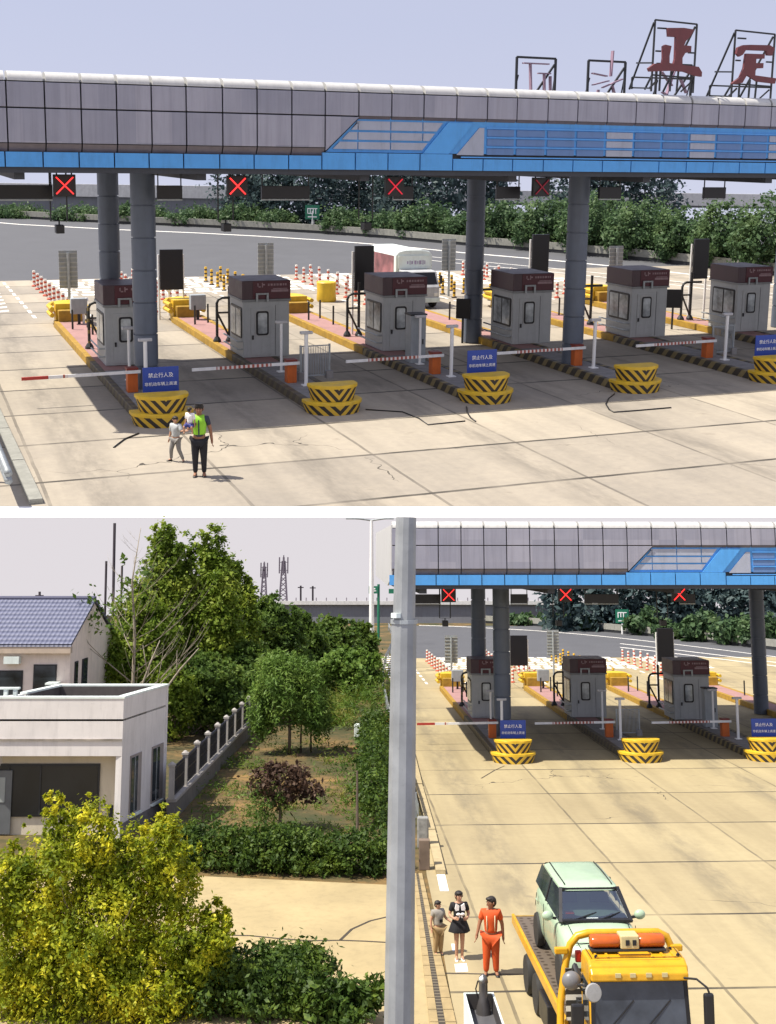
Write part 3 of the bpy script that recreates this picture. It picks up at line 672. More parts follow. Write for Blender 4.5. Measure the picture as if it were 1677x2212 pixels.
# ------------------------------------------------------------------ figures
def skin(name, nodes, edges, m, parent, sub=1, root=0):
    names = list(nodes); ix = {n: i for i, n in enumerate(names)}
    me = bpy.data.meshes.new(name); me.from_pydata([Vector(nodes[n][0]) for n in names], [(ix[a], ix[b]) for a, b in edges], [])
    o = bpy.data.objects.new(name, me); COL.objects.link(o); me.materials.append(m)
    if parent: o.parent = parent
    md = o.modifiers.new('skin', 'SKIN'); md.use_smooth_shade = True
    if not me.skin_vertices:
        try:
            with bpy.context.temp_override(object=o, active_object=o): bpy.ops.mesh.customdata_skin_add()
        except Exception: pass
    for i, n in enumerate(names):
        r = nodes[n][1]; sv = me.skin_vertices[0].data[i]; sv.radius = r if isinstance(r, tuple) else (r, r); sv.use_root = (i == root)
    s = o.modifiers.new('sub', 'SUBSURF'); s.levels = s.render_levels = sub
    return o
def J(H, **ov):
    """Joint positions and radii of a standing figure of height H facing -y; ov overrides positions in fractions of H."""
    b = dict(pel=((0, 0, .53), .072), waist=((0, .004, .60), .066), chest=((0, .006, .71), .080), ubreast=((0, .008, .785), .066), neck=((0, .004, .842), .029), jaw=((0, -.012, .878), .040), head=((0, -.006, .925), .058), crown=((0, .0, .962), .046),
             shL=((-.100, .004, .795), .040), elL=((-.135, .012, .640), .026), wrL=((-.150, -.02, .50), .019), haL=((-.152, -.03, .462), .020),
             shR=((.100, .004, .795), .040), elR=((.135, .012, .640), .026), wrR=((.150, -.02, .50), .019), haR=((.152, -.03, .462), .020),
             hiL=((-.052, 0, .485), .056), knL=((-.056, -.012, .285), .036), anL=((-.058, .012, .045), .023), toL=((-.064, -.075, .022), .022),
             hiR=((.052, 0, .485), .056), knR=((.056, -.012, .285), .036), anR=((.058, .012, .045), .023), toR=((.064, -.075, .022), .022))
    for k, p in ov.items(): b[k] = (p, b[k][1])
    for s in 'LR':
        w, h = Vector(b['wr' + s][0]), Vector(b['ha' + s][0]); d = (h - w).normalized(); sg = -1 if s == 'L' else 1
        side = d.cross(Vector((sg, 0, 0))); side = side.normalized() if side.length > .1 else Vector((0, 1, 0)); out = d.cross(side)
        for k in range(4):
            L = (.040, .046, .043, .034)[k]; o = side * (.012 * (k - 1.5))
            p1 = h + d * .016 + o; p2 = p1 + d * L * .5 - out * .004; p3 = p2 + d * L * .4 - out * .012
            for j, p in enumerate((p1, p2, p3)): b['f%s%d%d' % (s, k, j)] = (tuple(p), (.0056, .0052, .0044)[j])
        t1 = w.lerp(h, .5) - side * .018; b['t%s0' % s] = (tuple(t1), .007); b['t%s1' % s] = (tuple(t1 + d * .022 - side * .010), .006); b['t%s2' % s] = (tuple(t1 + d * .042 - side * .006), .005)
    return {k: (Vector(p) * H, (r * H if not isinstance(r, tuple) else (r[0] * H, r[1] * H))) for k, (p, r) in b.items()}
BE = [('pel', 'waist'), ('waist', 'chest'), ('chest', 'ubreast'), ('ubreast', 'neck'), ('neck', 'jaw'), ('jaw', 'head'), ('head', 'crown')]
for s in 'LR':
    BE += [('ubreast', 'sh' + s), ('sh' + s, 'el' + s), ('el' + s, 'wr' + s), ('wr' + s, 'ha' + s), ('pel', 'hi' + s), ('hi' + s, 'kn' + s), ('kn' + s, 'an' + s), ('an' + s, 'to' + s)]
    for k in range(4): BE += [('ha' + s, 'f%s%d0' % (s, k)), ('f%s%d0' % (s, k), 'f%s%d1' % (s, k)), ('f%s%d1' % (s, k), 'f%s%d2' % (s, k))]
    BE += [('wr' + s, 't%s0' % s), ('t%s0' % s, 't%s1' % s), ('t%s1' % s, 't%s2' % s)]
def wear(name, j, keys, m, parent, grow=1.15, add=0.0, rad={}, pos={}):
    nodes = {k: (pos.get(k, j[k][0]), rad.get(k, j[k][1] * grow + add)) for k in keys}
    return skin(name, nodes, [(a, b) for a, b in BE if a in nodes and b in nodes], m, parent, sub=2)
def person(label, mw, H, skinm, ov={}, cat='person', group=None, face=True, hair=(1.0, 0.0), turn=0.0):
    t = thing('person', label, cat, mw, group); j = J(H, **ov)
    skin('body', j, BE, skinm, t, 1)
    if face:
        c = Vector(j['head'][0]); Rz_ = Matrix.Rotation(math.radians(turn), 3, 'Z'); h = H
        e = MB()
        for s in (-1, 1): e.ball(c + Rz_ @ Vector((s * .021, -.053, .004)) * h, .0065 * h, n=8, k=6)
        e.build('eyes', M_BLACK, t, smooth=True)
        MB().ball(c + Rz_ @ Vector((0, -.062, -.018)) * h, (.008 * h, .011 * h, .013 * h), n=8, k=6).build('nose', skinm, t, smooth=True)
        MB().ball(c + Rz_ @ Vector((0, -.054, -.038)) * h, (.016 * h, .008 * h, .005 * h), n=8, k=6).build('mouth', mat('lips', (.30, .09, .08), .5), t, smooth=True)
        e = MB()
        for s in (-1, 1): e.ball(c + Rz_ @ Vector((s * .058, .005, -.008)) * h, (.008 * h, .012 * h, .018 * h), n=8, k=6)
        e.build('ears', skinm, t, smooth=True)
        hr = MB(); o = Rz_ @ Vector((0, .016, .022)) * h
        hr.ball(c + o, (.064 * h, .062 * h, .052 * h), n=14, k=9)
        hr.ball(c + Rz_ @ Vector((0, .026, -.008)) * h, (.060 * h, .050 * h, .056 * h * hair[0]), n=14, k=9)
        hr.ball(c + Rz_ @ Vector((0, -.012, .040)) * h, (.056 * h, .044 * h, .026 * h), n=12, k=7)
        if hair[1]: hr.ball(c + Rz_ @ Vector((0, .045, -.06)) * h, (.030 * h, .026 * h, .06 * h), n=10, k=8)
        hr.build('hair', M_KIDHAIR, t, smooth=True)
    return t, j
def shoes(j, H, m, parent):
    for s in 'LR':
        a, b = Vector(j['an' + s][0]), Vector(j['to' + s][0]); d = (b - a); d.z = 0; d.normalize(); z0 = a.z - .045 * H
        mb = MB(); p = Vector((a.x, a.y, z0))
        rings = []
        for f, hh, ww in ((-.022, .030, .018), (-.005, .046, .026), (.04, .036, .028), (.085, .024, .026), (.105, .012, .015)):
            c = p + d * f * H; r = Vector((-d.y, d.x, 0))
            rings.append([c + r * ww * H * math.cos(a_) + Vector((0, 0, max(0, hh * H * (.5 + .5 * math.sin(a_))))) for a_ in [2 * math.pi * k / 10 for k in range(10)]])
        mb.loft(rings).build('shoe', m, parent, smooth=True)
TORSO = ['pel', 'waist', 'chest', 'ubreast']; SLEEVE = ['shL', 'elL', 'shR', 'elR']; LEGS = ['pel', 'hiL', 'knL', 'anL', 'hiR', 'knR', 'anR']
def short_sleeve(j): return {'elL': j['shL'][0].lerp(j['elL'][0], .72), 'elR': j['shR'][0].lerp(j['elR'][0], .72)}

# ------------------------------------------------------------------ upper site: sloping terrace
def pt(f, x, y, z=0.0):
    v = f(x, y); v.z += z; return v
C_UP = concrete('plaza_concrete', lin(164, 156, 146, .62), lin(218, 205, 184, .62), 4.4, 4.0, 0.25, -0.9, jw=.045, track=.28)
C_LO = concrete('warm_plaza_concrete', lin(196, 178, 138, .52), lin(230, 212, 166, .54), 4.4, 5.0, 0.25, -1.2, jw=.036, track=0.35)
e0, e1 = up(-700, 1094), up(2400, 1094)
tk = 0.262
f0, f1 = Vector((-95, 150, 0)), Vector((95, 150, 0))
mb = MB(); mb.quad(e0, e1, f1, f0, m=0)
w0, w1 = up(-700, 1118), up(2400, 1118); dz = Vector((0, 0, -tk)); mb.quad(w0, w1, e1, e0, m=1); w0 -= Vector((0, 0, .004)); w1 -= Vector((0, 0, .004))
mb.quad(e0 + dz, e1 + dz, w1, w0, m=1); mb.quad(e1 + dz, f1 + dz, f1, e1, m=1); mb.quad(f0 + dz, e0 + dz, e0, f0, m=1); mb.quad(f0 + dz, f1 + dz, e1 + dz, e0 + dz, m=1); mb.quad(f1 + dz, f0 + dz, f0, f1, m=1)
setting(mb, 'terrace_ground', [M_ASPH, mat('white_concrete_edge', (0.80, 0.80, 0.80), .8, var=.02, grime=0)], SU, fix=False)
inv = PU.inverted() @ SU
Lp = lambda v, z=0.004: Vector(((inv @ v).x, (inv @ v).y, z))
mb = MB(); mb.quad(Lp(e0), Lp(e1), Vector((75, 40.5, .004)), Vector((-30, 43, .004))); setting(mb, 'plaza_pavement', C_UP, PU)
# kerb and guard rail on the near edge
a, b = up(-20, 845), up(94, 1088); a2, b2 = a + (a - b).normalized() * 40, b
d = (b - a).normalized(); n = Vector((d.y, -d.x, 0))
mb = MB()
for k in range(14):
    p0 = b2 + (a2 - b2) * (k / 14.0); p1 = b2 + (a2 - b2) * ((k + .985) / 14.0); mb.bar(p0 + n * .16 + Vector((0, 0, .06)), p1 + n * .16 + Vector((0, 0, .06)), .30, .14)
setting(mb, 'kerb', M_CONC, SU)
t = thing('guard_rail', 'galvanised guard rail behind the kerb at the near corner of the officer\'s plaza', 'guard rail', SU)
mb = MB(); off = n * .75
mb.tube([b2 + off + Vector((0, 0, .62)), a2 + off + Vector((0, 0, .62))], .10, 6); mb.tube([b2 + off + Vector((0, 0, .80)), a2 + off + Vector((0, 0, .80))], .10, 6); mb.build('rail', M_STEEL, t, smooth=True)
mb = MB()
for k in range(12): p = b2.lerp(a2, (k + .5) / 12) + off + n * .1; mb.bar(p, p + Vector((0, 0, .8)), .1)
mb.split('post', M_STEEL, t)
# far concrete barrier and road edge
FP = [(-120, 458), (44, 472), (250, 483), (420, 490), (560, 497), (700, 505), (838, 515), (1000, 530), (1200, 546), (1420, 566), (1633, 590), (1800, 610)]
def ribbon(mb, pts, h0, h1, w):
    for p, q in zip(pts, pts[1:]):
        mb.add([p + Vector((0, 0, h0)), q + Vector((0, 0, h0)), q + Vector((0, 0, h1)), p + Vector((0, 0, h1)), p + Vector((0, w, h0)), q + Vector((0, w, h0)), q + Vector((0, w, h1)), p + Vector((0, w, h1))],
               [(0, 1, 2, 3), (7, 6, 5, 4), (3, 2, 6, 7)])
bp = [up(x, y) for x, y in FP]
t = thing('road_barrier', 'pale concrete barrier wall curving along the far side of the road', 'barrier', SU)
mb = MB(); ribbon(mb, bp, .28, .85, .35); mb.build('barrier_wall', M_CONC, t); mb = MB(); ribbon(mb, [p + Vector((0, .08, 0)) for p in bp], 0, .28, .2); mb.build('barrier_base', M_DARK, t)
mb = MB()
ep = [up(x, y + 13 + (x > 500) * (x - 500) * .006) for x, y in FP]
for p, q in zip(ep, ep[1:]): mb.quad(p + Vector((0, -.35, .012)), q + Vector((0, -.35, .012)), q + Vector((0, .35, .012)), p + Vector((0, .35, .012)))
for off in (26, 34):
    ep = [up(x, y + off + max(0, x - 500) * .012) for x, y in FP if x > 700]
    for p, q in zip(ep, ep[1:]): mb.quad(p + Vector((0, -.14, .012)), q + Vector((0, -.14, .012)), q + Vector((0, .14, .012)), p + Vector((0, .14, .012)))
setting(mb, 'road_edge_lines', M_LINE, SU, fix=False)
# viaduct behind
t = thing('viaduct', 'grey elevated road with pale parapet far behind the officer\'s plaza', 'viaduct', SU)
A = upY(-200, 418, 148); zt = A.z; z2 = upY(44, 466, 148).z; z3 = upY(44, 395, 148).z
MB().bx(-95, -14, 147, 150, z2 - 2, zt).build('girder', M_VIAD, t); MB().bx(-95, 95, 146.6, 147, zt, z3).build('parapet', mat('pale_parapet', (.62, .62, .62), .8), t)
MB().bx(-14, 95, 147, 150, upY(1500, 448, 148).z, zt).build('girder', M_VIAD, t)
# far greenery
WB = []
R = random.Random(11)
for k in range(18):
    x = 505 + k * 33; Y = 131 + R.uniform(-4, 4); p = upY(x, 480, Y); WB.append((p.x, Y, 3.5, 2.6, 2.2, 6.6 + R.uniform(0, 2.2)))
for k in range(8):
    x = 1215 + k * 30; Y = 133; p = upY(x, 480, Y); WB.append((p.x, Y, 3.5, 2.2, 2.0, 5.6 + R.uniform(0, 2)))
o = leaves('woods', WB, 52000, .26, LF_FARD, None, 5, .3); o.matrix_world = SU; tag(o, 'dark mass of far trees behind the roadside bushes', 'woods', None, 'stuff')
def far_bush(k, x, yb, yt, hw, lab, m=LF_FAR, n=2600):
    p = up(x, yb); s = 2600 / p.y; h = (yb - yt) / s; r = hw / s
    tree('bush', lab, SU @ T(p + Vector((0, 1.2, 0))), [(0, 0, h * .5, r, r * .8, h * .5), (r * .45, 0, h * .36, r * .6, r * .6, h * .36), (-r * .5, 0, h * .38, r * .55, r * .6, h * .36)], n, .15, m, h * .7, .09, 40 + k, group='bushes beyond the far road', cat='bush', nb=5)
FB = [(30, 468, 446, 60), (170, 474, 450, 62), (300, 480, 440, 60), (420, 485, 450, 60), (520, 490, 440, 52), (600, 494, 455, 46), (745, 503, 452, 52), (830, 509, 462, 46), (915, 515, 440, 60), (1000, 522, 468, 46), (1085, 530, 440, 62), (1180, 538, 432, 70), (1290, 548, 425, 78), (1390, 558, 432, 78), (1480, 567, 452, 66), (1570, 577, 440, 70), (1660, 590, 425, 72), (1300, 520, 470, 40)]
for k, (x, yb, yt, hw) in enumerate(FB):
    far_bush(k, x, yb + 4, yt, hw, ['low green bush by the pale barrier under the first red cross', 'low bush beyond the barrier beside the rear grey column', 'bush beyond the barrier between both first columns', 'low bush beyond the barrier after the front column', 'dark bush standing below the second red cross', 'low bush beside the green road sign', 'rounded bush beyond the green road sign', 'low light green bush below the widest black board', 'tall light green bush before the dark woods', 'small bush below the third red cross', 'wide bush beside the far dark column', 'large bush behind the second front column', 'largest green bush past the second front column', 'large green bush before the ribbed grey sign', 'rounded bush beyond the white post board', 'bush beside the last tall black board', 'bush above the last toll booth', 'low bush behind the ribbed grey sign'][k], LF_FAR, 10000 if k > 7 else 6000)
# green sign beyond the road
p = up(675, 503)
t = thing('road_sign', 'green road sign with white lines on a pole before the dark woods', 'sign', SU @ T(p))
MB().tube([(0, 0, 0), (0, 0, 2.2)], .08, 8).build('pole', M_POSTW, t); MB().bx(-.72, .72, -.06, 0, 1.35, 2.75).build('sign_board', M_GREEN, t)
mb = MB()
for x0, x1, z0, z1 in ((-.5, .5, 2.38, 2.46), (-.5, -.42, 1.9, 2.4), (-.25, -.17, 1.95, 2.4), (.05, .13, 1.95, 2.4), (.3, .38, 1.9, 2.4), (-.5, .1, 1.9, 1.98), (-.45, .45, 1.55, 1.65)): mb.bx(x0, x1, -.085, -.061, z0, z1)
mb.build('sign_marks', M_LETTER, t)
# roof characters
mu = lambda x: 17.78 + (x - 245) * 2.28 / 745
mzz = lambda y: 11.0 + (795 - y) * 1.66 / 680
CH1 = [(480, 130), (700, 115), (850, 130), (800, 230), (740, 300), (720, 360), (820, 365), (820, 450), (740, 470), (705, 540), (710, 640), (940, 655), (990, 730), (990, 795), (900, 785), (740, 735), (560, 730), (380, 745), (265, 755), (245, 710), (330, 640), (430, 630), (440, 560), (430, 390), (460, 365), (545, 380), (525, 520), (530, 620), (590, 630), (605, 560), (600, 250), (495, 250)]
M_CHR = mat('dull_red_character', lin(120, 62, 68, .8), .5, var=.08)
def frame(mb, segs, w=.055):
    for (x0, y0, d0), (x1, y1, d1) in segs: mb.bar((mu(x0) + .55 * (d0 - 2.6), d0, mzz(y0) + .05 * (d0 - 2.6)), (mu(x1) + .55 * (d1 - 2.6), d1, mzz(y1) + .05 * (d1 - 2.6)), w)
SEG = [((340, 20, 2.6), (920, 45, 2.6)), ((340, 20, 2.6), (335, 1030, 2.6)), ((920, 45, 2.6), (918, 1030, 2.6)), ((325, 60, 2.6), (100, 1000, 4.6)), ((160, 620, 3.8), (340, 625, 2.6)), ((120, 825, 4.2), (910, 832, 2.6)), ((340, 795, 2.6), (920, 815, 2.6)), ((900, 80, 2.65), (580, 1020, 4.4)), ((335, 800, 2.6), (270, 1000, 3.2)), ((450, 730, 2.65), (450, 1020, 2.65)), ((600, 730, 2.65), (595, 1020, 2.65)), ((700, 730, 2.65), (690, 1020, 2.65)), ((900, 860, 2.65), (760, 1020, 2.9)), ((420, 860, 2.7), (320, 990, 3.0)), ((380, 132, 2.62), (500, 132, 2.62)), ((370, 455, 2.62), (440, 455, 2.62)), ((820, 455, 2.62), (900, 455, 2.62)), ((140, 980, 4.2), (330, 985, 2.6)), ((120, 825, 4.2), (120, 1000, 4.2))]
t = thing('roof_character', 'large dull red character 正 in a steel frame on the canopy roof', 'sign', PU, 'red roof characters')
mb = MB(); mb.prism([(mu(x), mzz(y)) for x, y in reversed(CH1)], 2.42, 2.54, 'y'); mb.build('character', M_CHR, t); mb = MB(); frame(mb, SEG); mb.build('steel_frame', M_DARK, t)
t = thing('roof_character', 'second large dull red character, partly in view, in a steel frame on the roof', 'sign', PU, 'red roof characters')
mb = MB()
for pl in ([(1480, 350), (1560, 310), (1660, 300), (1950, 290), (2020, 330), (1990, 440), (1920, 440), (1900, 375), (1600, 380), (1560, 450), (1510, 480), (1470, 440)], [(1605, 430), (1880, 425), (1880, 490), (1760, 500), (1760, 560), (1870, 555), (1870, 630), (1760, 640), (1760, 740), (2080, 770), (2060, 850), (1800, 830), (1640, 740), (1580, 860), (1440, 885), (1430, 870), (1540, 780), (1590, 640)]): mb.prism([(mu(x), mzz(y)) for x, y in reversed(pl)], 2.42, 2.54, 'y')
mb.build('character', M_CHR, t)
mb = MB(); frame(mb, [((x0 + 1135, y0 + 75, d0), (x1 + 1135, y1 + 75, d1)) for (x0, y0, d0), (x1, y1, d1) in SEG]); mb.build('steel_frame', M_DARK, t)
M_GHOST = mat('faded_pink_stroke', lin(170, 140, 160, .8), .6, var=.1)
for k, (ua, lab) in enumerate(((17.9, 'small faded character in a dark frame on the roof, farthest from the red ones'), (21.45, 'small faded character with a spike in a dark frame, middle of the roof row'), (25.0, 'small faded character in a dark frame between the two red characters'))):
    t = thing('roof_letter_frame', lab, 'sign', PU @ T((ua, 12.6, 10.1)), 'small faded roof characters')
    mb = MB(); mb.bar((0, 0, 0), (0, 0, 2.15), .09); mb.bar((1.9, 0, 0), (1.9, 0, 2.15), .09); mb.bar((0, 0, 2.15), (1.9, 0, 2.15), .09); mb.bar((1.85, 0, 1.9), (.7, 0, .3), .08); mb.bar((1.9, 0, 1.6), (2.5, 1.4, 0), .05); mb.bar((.1, 0, 1.4), (.4, 1.2, 0), .04); mb.build('steel_frame', M_DARK, t)
    mb = MB(); S = [[(.25, 1.9, 1.5, 1.9), (.6, 1.9, .7, .3), (1.0, 1.5, 1.6, 1.5), (1.3, 1.5, 1.35, .3), (1.6, 1.4, 1.65, .3)], [(.15, 1.6, .9, 1.5), (.2, 1.1, 1.0, 1.3), (1.15, 2.6, 1.1, 1.5), (.7, 1.0, 1.7, 1.4), (.5, .9, .4, .2), (1.2, 1.1, 1.5, .3)], [(.2, 1.8, .8, 1.2), (.9, 1.9, .5, .7), (.3, .9, 1.4, .4), (1.2, 1.6, 1.6, .9)]][k]
    for x0, z0, x1, z1 in S: mb.bar((x0, -.1, z0), (x1, -.1, z1), .20, .05)
    mb.build('character', M_GHOST, t)
# box truck coming through the lane
uu, vv = px2uv(up, 914, 668, PU, SU)
t = thing('box_truck', 'white box truck with red side graphic driving up to the toll booths', 'truck', PU @ T((uu, vv, 0)))
mb = MB(); mb.prism([(-1.05, .95), (1.05, .95), (1.05, 2.75), (.9, 2.93), (.5, 3.02), (-.5, 3.02), (-.9, 2.93), (-1.05, 2.75)], 1.3, 5.6, 'y'); mb.build('cargo_box', M_WHITE, t, bevel=.04)
MB().bx(-1.065, -1.051, 1.6, 5.2, 1.5, 2.7).build('side_graphic', mat('red_graphic', (.25, .10, .11), .5, var=.8, scale=1.2), t)
MB().loft([[Vector((s * .95 * w, y, zz)) for s, zz in ((-1, .45), (1, .45), (1, h), (-1, h))] for y, h, w in ((0, 1.15, .97), (.12, 1.3, 1), (.38, 1.95, .96), (1.25, 2.0, .96))]).build('cab', mat('truck_grey', (.45, .46, .48), .4), t, bevel=.03)
MB().quad((-.84, .10, 1.30), (.84, .10, 1.30), (.80, .36, 1.90), (-.80, .36, 1.90)).build('windshield', M_SCREEN, t)
MB().bx(-.92, .92, 1.22, 1.29, 2.02, 2.72).build('front_board', M_WHITE, t); mb = MB()
for k, (x, w, h) in enumerate(((-.45, .08, .14), (-.3, .05, .22), (-.2, .1, .16), (-.02, .12, .2), (.15, .05, .16), (.25, .14, .2), (.45, .06, .24), (.56, .05, .2))): mb.bx(x, x + w, 1.205, 1.219, 2.36 - h / 2, 2.36 + h / 2)
mb.build('front_marks', mat('grey_marks', (.35, .3, .4), .6), t)
mb = MB(); mb.bx(-.95, .95, -.06, .08, .35, .60); mb.build('bumper', M_WHITE, t, bevel=.02)
for s in (-1, 1):
    MB().bx(s * .74 - .14, s * .74 + .14, -.03, .02, .68, .86).build('headlight', mat('lamp_glass', (.7, .7, .66), .2), t, bevel=.02)
    MB().bx(s * 1.08 - .06, s * 1.08 + .06, .12, .2, 1.3, 1.75).build('mirror', M_BLACK, t)
    for y in (.8, 4.4):
        w = MB(); w.lathe([(.2, -.11), (.40, -.11), (.42, -.06), (.42, .06), (.40, .11), (.2, .11)], 20); o = w.build('wheel', M_TYRE, t, smooth=40); o.rotation_euler = (0, math.pi / 2, 0); o.location = (s * .88, y, .42)
MB().bx(-.5, .5, 1.0, 5.5, .5, .95).build('chassis', M_DARK, t)
# dark panels and small posts between the lanes
for k, (x, yb, yt0, yt1, w, lab) in enumerate(((999, 742, 688, 645, .62, 'square black panel on a post beside the far dark column'), (1452, 712, 665, 625, .72, 'square black panel on a post beside the fifth booth'))):
    q = up(x, yb); z0, z1 = upY(x, yt0, q.y).z, upY(x, yt1, q.y).z
    t = thing('black_panel', lab, 'panel', SU @ T(q), 'square black panels between the lanes')
    MB().bx(-w / 2, w / 2, -.06, .04, z0, z1).build('panel', M_SCREEN, t, bevel=.02); MB().tube([(0, .08, 0), (0, .08, z1 - .1)], .05, 8).build('post', M_DARK, t)
for k, (x, yb, lab) in enumerate(((366, 682, 'short white post with a tilted head below the first tall black board'), (182, 712, 'short white post with a tilted head by the first yellow crash cushion'))):
    t = thing('reader_post', lab, 'post', SU @ T(up(x, yb)), 'short white posts by the crash cushions')
    MB().tube([(0, 0, 0), (0, 0, 1.25)], .06, 8).build('pole', M_POSTW, t, smooth=40); MB().box((.06, -.05, 1.33), (.34, .2, .16), M=Matrix.Rotation(-.5, 3, 'Y')).build('head', M_POSTW, t, bevel=.02)
# barrel, hoses
one(MB().lathe([(.5, 0), (.55, .1), (.52, .55), (.55, 1.05), (.5, 1.1)], 14), 'crash_barrel', M_YEL, 'yellow crash barrel standing alone beyond the third island', 'barrel', PU @ T((14.5, 27.6, 0)), smooth=30)
one(MB().lathe([(.5, 0), (.55, .1), (.52, .55), (.55, 1.05), (.5, 1.1)], 14), 'crash_barrel', M_YEL, 'yellow crash barrel behind the second toll booth', 'barrel', PU @ T((9.3, 26.6, 0)), smooth=30)
def hose(f, pts, S, lab, r=.024):
    P = [f(x, y) + Vector((0, 0, r)) for x, y in pts]; P = [P[0].lerp(P[1], .0)] + P[1:]
    one(MB().tube(P, r, 6), 'hose', M_BLACK, lab, 'hose', S, smooth=True)
hose(up, [(1008, 880), (1010, 893), (1017, 904), (1028, 912)], SU, 'short curved black hose on the concrete by the third crash block')
hose(up, [(1328, 852), (1315, 862), (1309, 874), (1316, 886), (1326, 892), (1380, 888), (1450, 882)], SU, 'long hooked black hose on the concrete by the fourth crash block')
hose(up, [(790, 886), (870, 891), (905, 905), (925, 919), (1005, 911)], SU, 'bent black hose line on the concrete beyond the second crash block', .022)
hose(up, [(300, 938), (270, 950), (246, 968)], SU, 'short black hose beside the first crash block', .025)
# officer with toddler, and the boy
mw = SU @ T(up(432, 1029)) @ RZ(6)
t, j = person('police officer in hi-vis vest and black trousers carrying a toddler', mw, 1.90, M_SKIND, dict(elL=(-.14, -.03, .655), wrL=(-.095, -.12, .70), haL=(-.06, -.135, .725), elR=(.145, .02, .645), wrR=(.165, .0, .50), haR=(.168, -.01, .465)), hair=(.9, 0))
M_NAVY = mat('navy_shirt', (.03, .035, .07), .7); M_HIV = mat('hi_vis_green', (.28, .62, .03), .6, var=.1); M_TROU = mat('black_trousers', (.012, .012, .018), .8)
wear('shirt', j, TORSO + SLEEVE, M_NAVY, t, 1.12, .004, pos=short_sleeve(j)); wear('trousers', j, LEGS, M_TROU, t, 1.22, .008)
wear('vest', j, ['pel', 'waist', 'chest', 'ubreast', 'shL', 'shR'], M_HIV, t, 1.30, .014, pos={'pel': j['pel'][0].lerp(j['waist'][0], .6), 'shL': j['ubreast'][0].lerp(j['shL'][0], .75), 'shR': j['ubreast'][0].lerp(j['shR'][0], .75)}); shoes(j, 1.9, M_BLACK, t)
mb = MB(); mb.bx(-.014, .014, -.19, -.178, 1.10, 1.50); mb.build('vest_opening', M_NAVY, t)
MB().lathe([(.10, 0), (.115, .02), (.115, .05)], 16, (0, 0, 1.85)).build('cap', M_BLACK, t, smooth=40)
t2, j2 = person('toddler in white with dark hair held at the officer\'s shoulder', mw @ T((-.21, -.24, .97)) @ RZ(-25), .88, M_SKIN, dict(hiL=(-.06, -.02, .48), knL=(-.12, -.16, .46), anL=(-.12, -.12, .28), toL=(-.12, -.17, .26), hiR=(.06, -.02, .48), knR=(.12, -.14, .46), anR=(.12, -.08, .28), toR=(.12, -.13, .26)), hair=(1.0, 0), turn=150)
M_WSH = mat('white_cloth', (.82, .80, .80), .8); wear('top', j2, TORSO + SLEEVE, M_WSH, t2, 1.2, .008); wear('leggings', j2, ['pel', 'hiL', 'knL', 'hiR', 'knR'], mat('blue_leggings', (.05, .06, .25), .8), t2, 1.15, .005)
mw = SU @ T(up(381, 997)) @ RZ(-25)
t, j = person('boy in grey shirt and grey trousers striding beside the officer', mw, 1.24, M_SKIN, dict(elR=(.17, -.04, .69), wrR=(.30, -.08, .735), haR=(.33, -.085, .74), hiL=(-.05, 0, .485), knL=(-.075, -.07, .28), anL=(-.12, -.01, .05), toL=(-.16, -.07, .022), knR=(.085, -.02, .28), anR=(.15, .05, .05), toR=(.18, -.02, .022)), hair=(.9, 0), turn=40)
wear('shirt', j, TORSO + SLEEVE, mat('pale_grey_cloth', (.42, .44, .45), .8), t, 1.22, .008); wear('trousers', j, LEGS, mat('grey_trousers', (.22, .21, .20), .8), t, 1.2, .006); shoes(j, 1.24, M_BLACK, t)

# ------------------------------------------------------------------ level site: ground
g = NG('garden_soil'); a_ = g.noise(0.28, 5, rough=.6); b_ = g.noise(2.2, 5, rough=.7)
f_ = g.math('ADD', g.math('MULTIPLY', a_, .65), g.math('MULTIPLY', b_, .35))
M_SOIL = g.set(g.ramp(f_, [(.36, (.03, .04, .010)), (.47, (.065, .055, .018)), (.55, (.13, .085, .03)), (.68, (.30, .175, .055))]), .95, bump=b_, bs=.5, bd=.05)
M_DRIVE = mat('driveway_concrete', lin(222, 200, 150, .52), .85, var=.13, scale=.6)
inl = PL.inverted()
def LQ(pts, z=0.0): return [Vector((p.x, p.y, z)) for p in pts]
mb = MB(); mb.quad((-60, 14, 0), (90, 14, 0), (110, 178, 0), (-110, 178, 0)); setting(mb, 'ground', M_SOIL, SL)
RE = [(985, 2212), (958, 2060), (922, 1890), (906, 1712), (893, 1620), (878, 1540), (868, 1480), (860, 1420), (852, 1380), (845, 1352)]
re = [low(*p) for p in RE]; ext = low(1022, 2212); near = re[0] + (re[0] - re[1]).normalized() * 9
mb = MB(); L = LQ([near] + re, .004); Rr = [Vector((70, p.y, .004)) for p in L]
for i in range(len(L) - 1): mb.quad(L[i], Rr[i], Rr[i + 1], L[i + 1])
setting(mb, 'road', M_ASPH, SL)
mb = MB(); Lq = [inl @ p for p in L]; far = 52.5
LL = [p for p in Lq if p.y < far]; 
for p, q in zip(LL, LL[1:]): mb.quad((p.x, p.y, .008), (60, p.y, .008), (60, q.y, .008), (q.x, q.y, .008))
p = LL[-1]; mb.quad((p.x, p.y, .008), (60, p.y, .008), (60, far, .008), (p.x - .1, far, .008))
setting(mb, 'plaza_pavement', C_LO, PL)
dl = [low(330, 1888), low(842, 1912), low(903, 1918), low(915, 1960), low(962, 2212)]; dl2 = dl[-1] + (dl[-1] - dl[-2]).normalized() * 8
mb = MB(); P6 = LQ(dl + [dl2, Vector((-14, 16, 0)), Vector((-14, dl[0].y, 0))], .006); mb.quad(*P6); setting(mb, 'driveway', M_DRIVE, SL)
mb = MB()
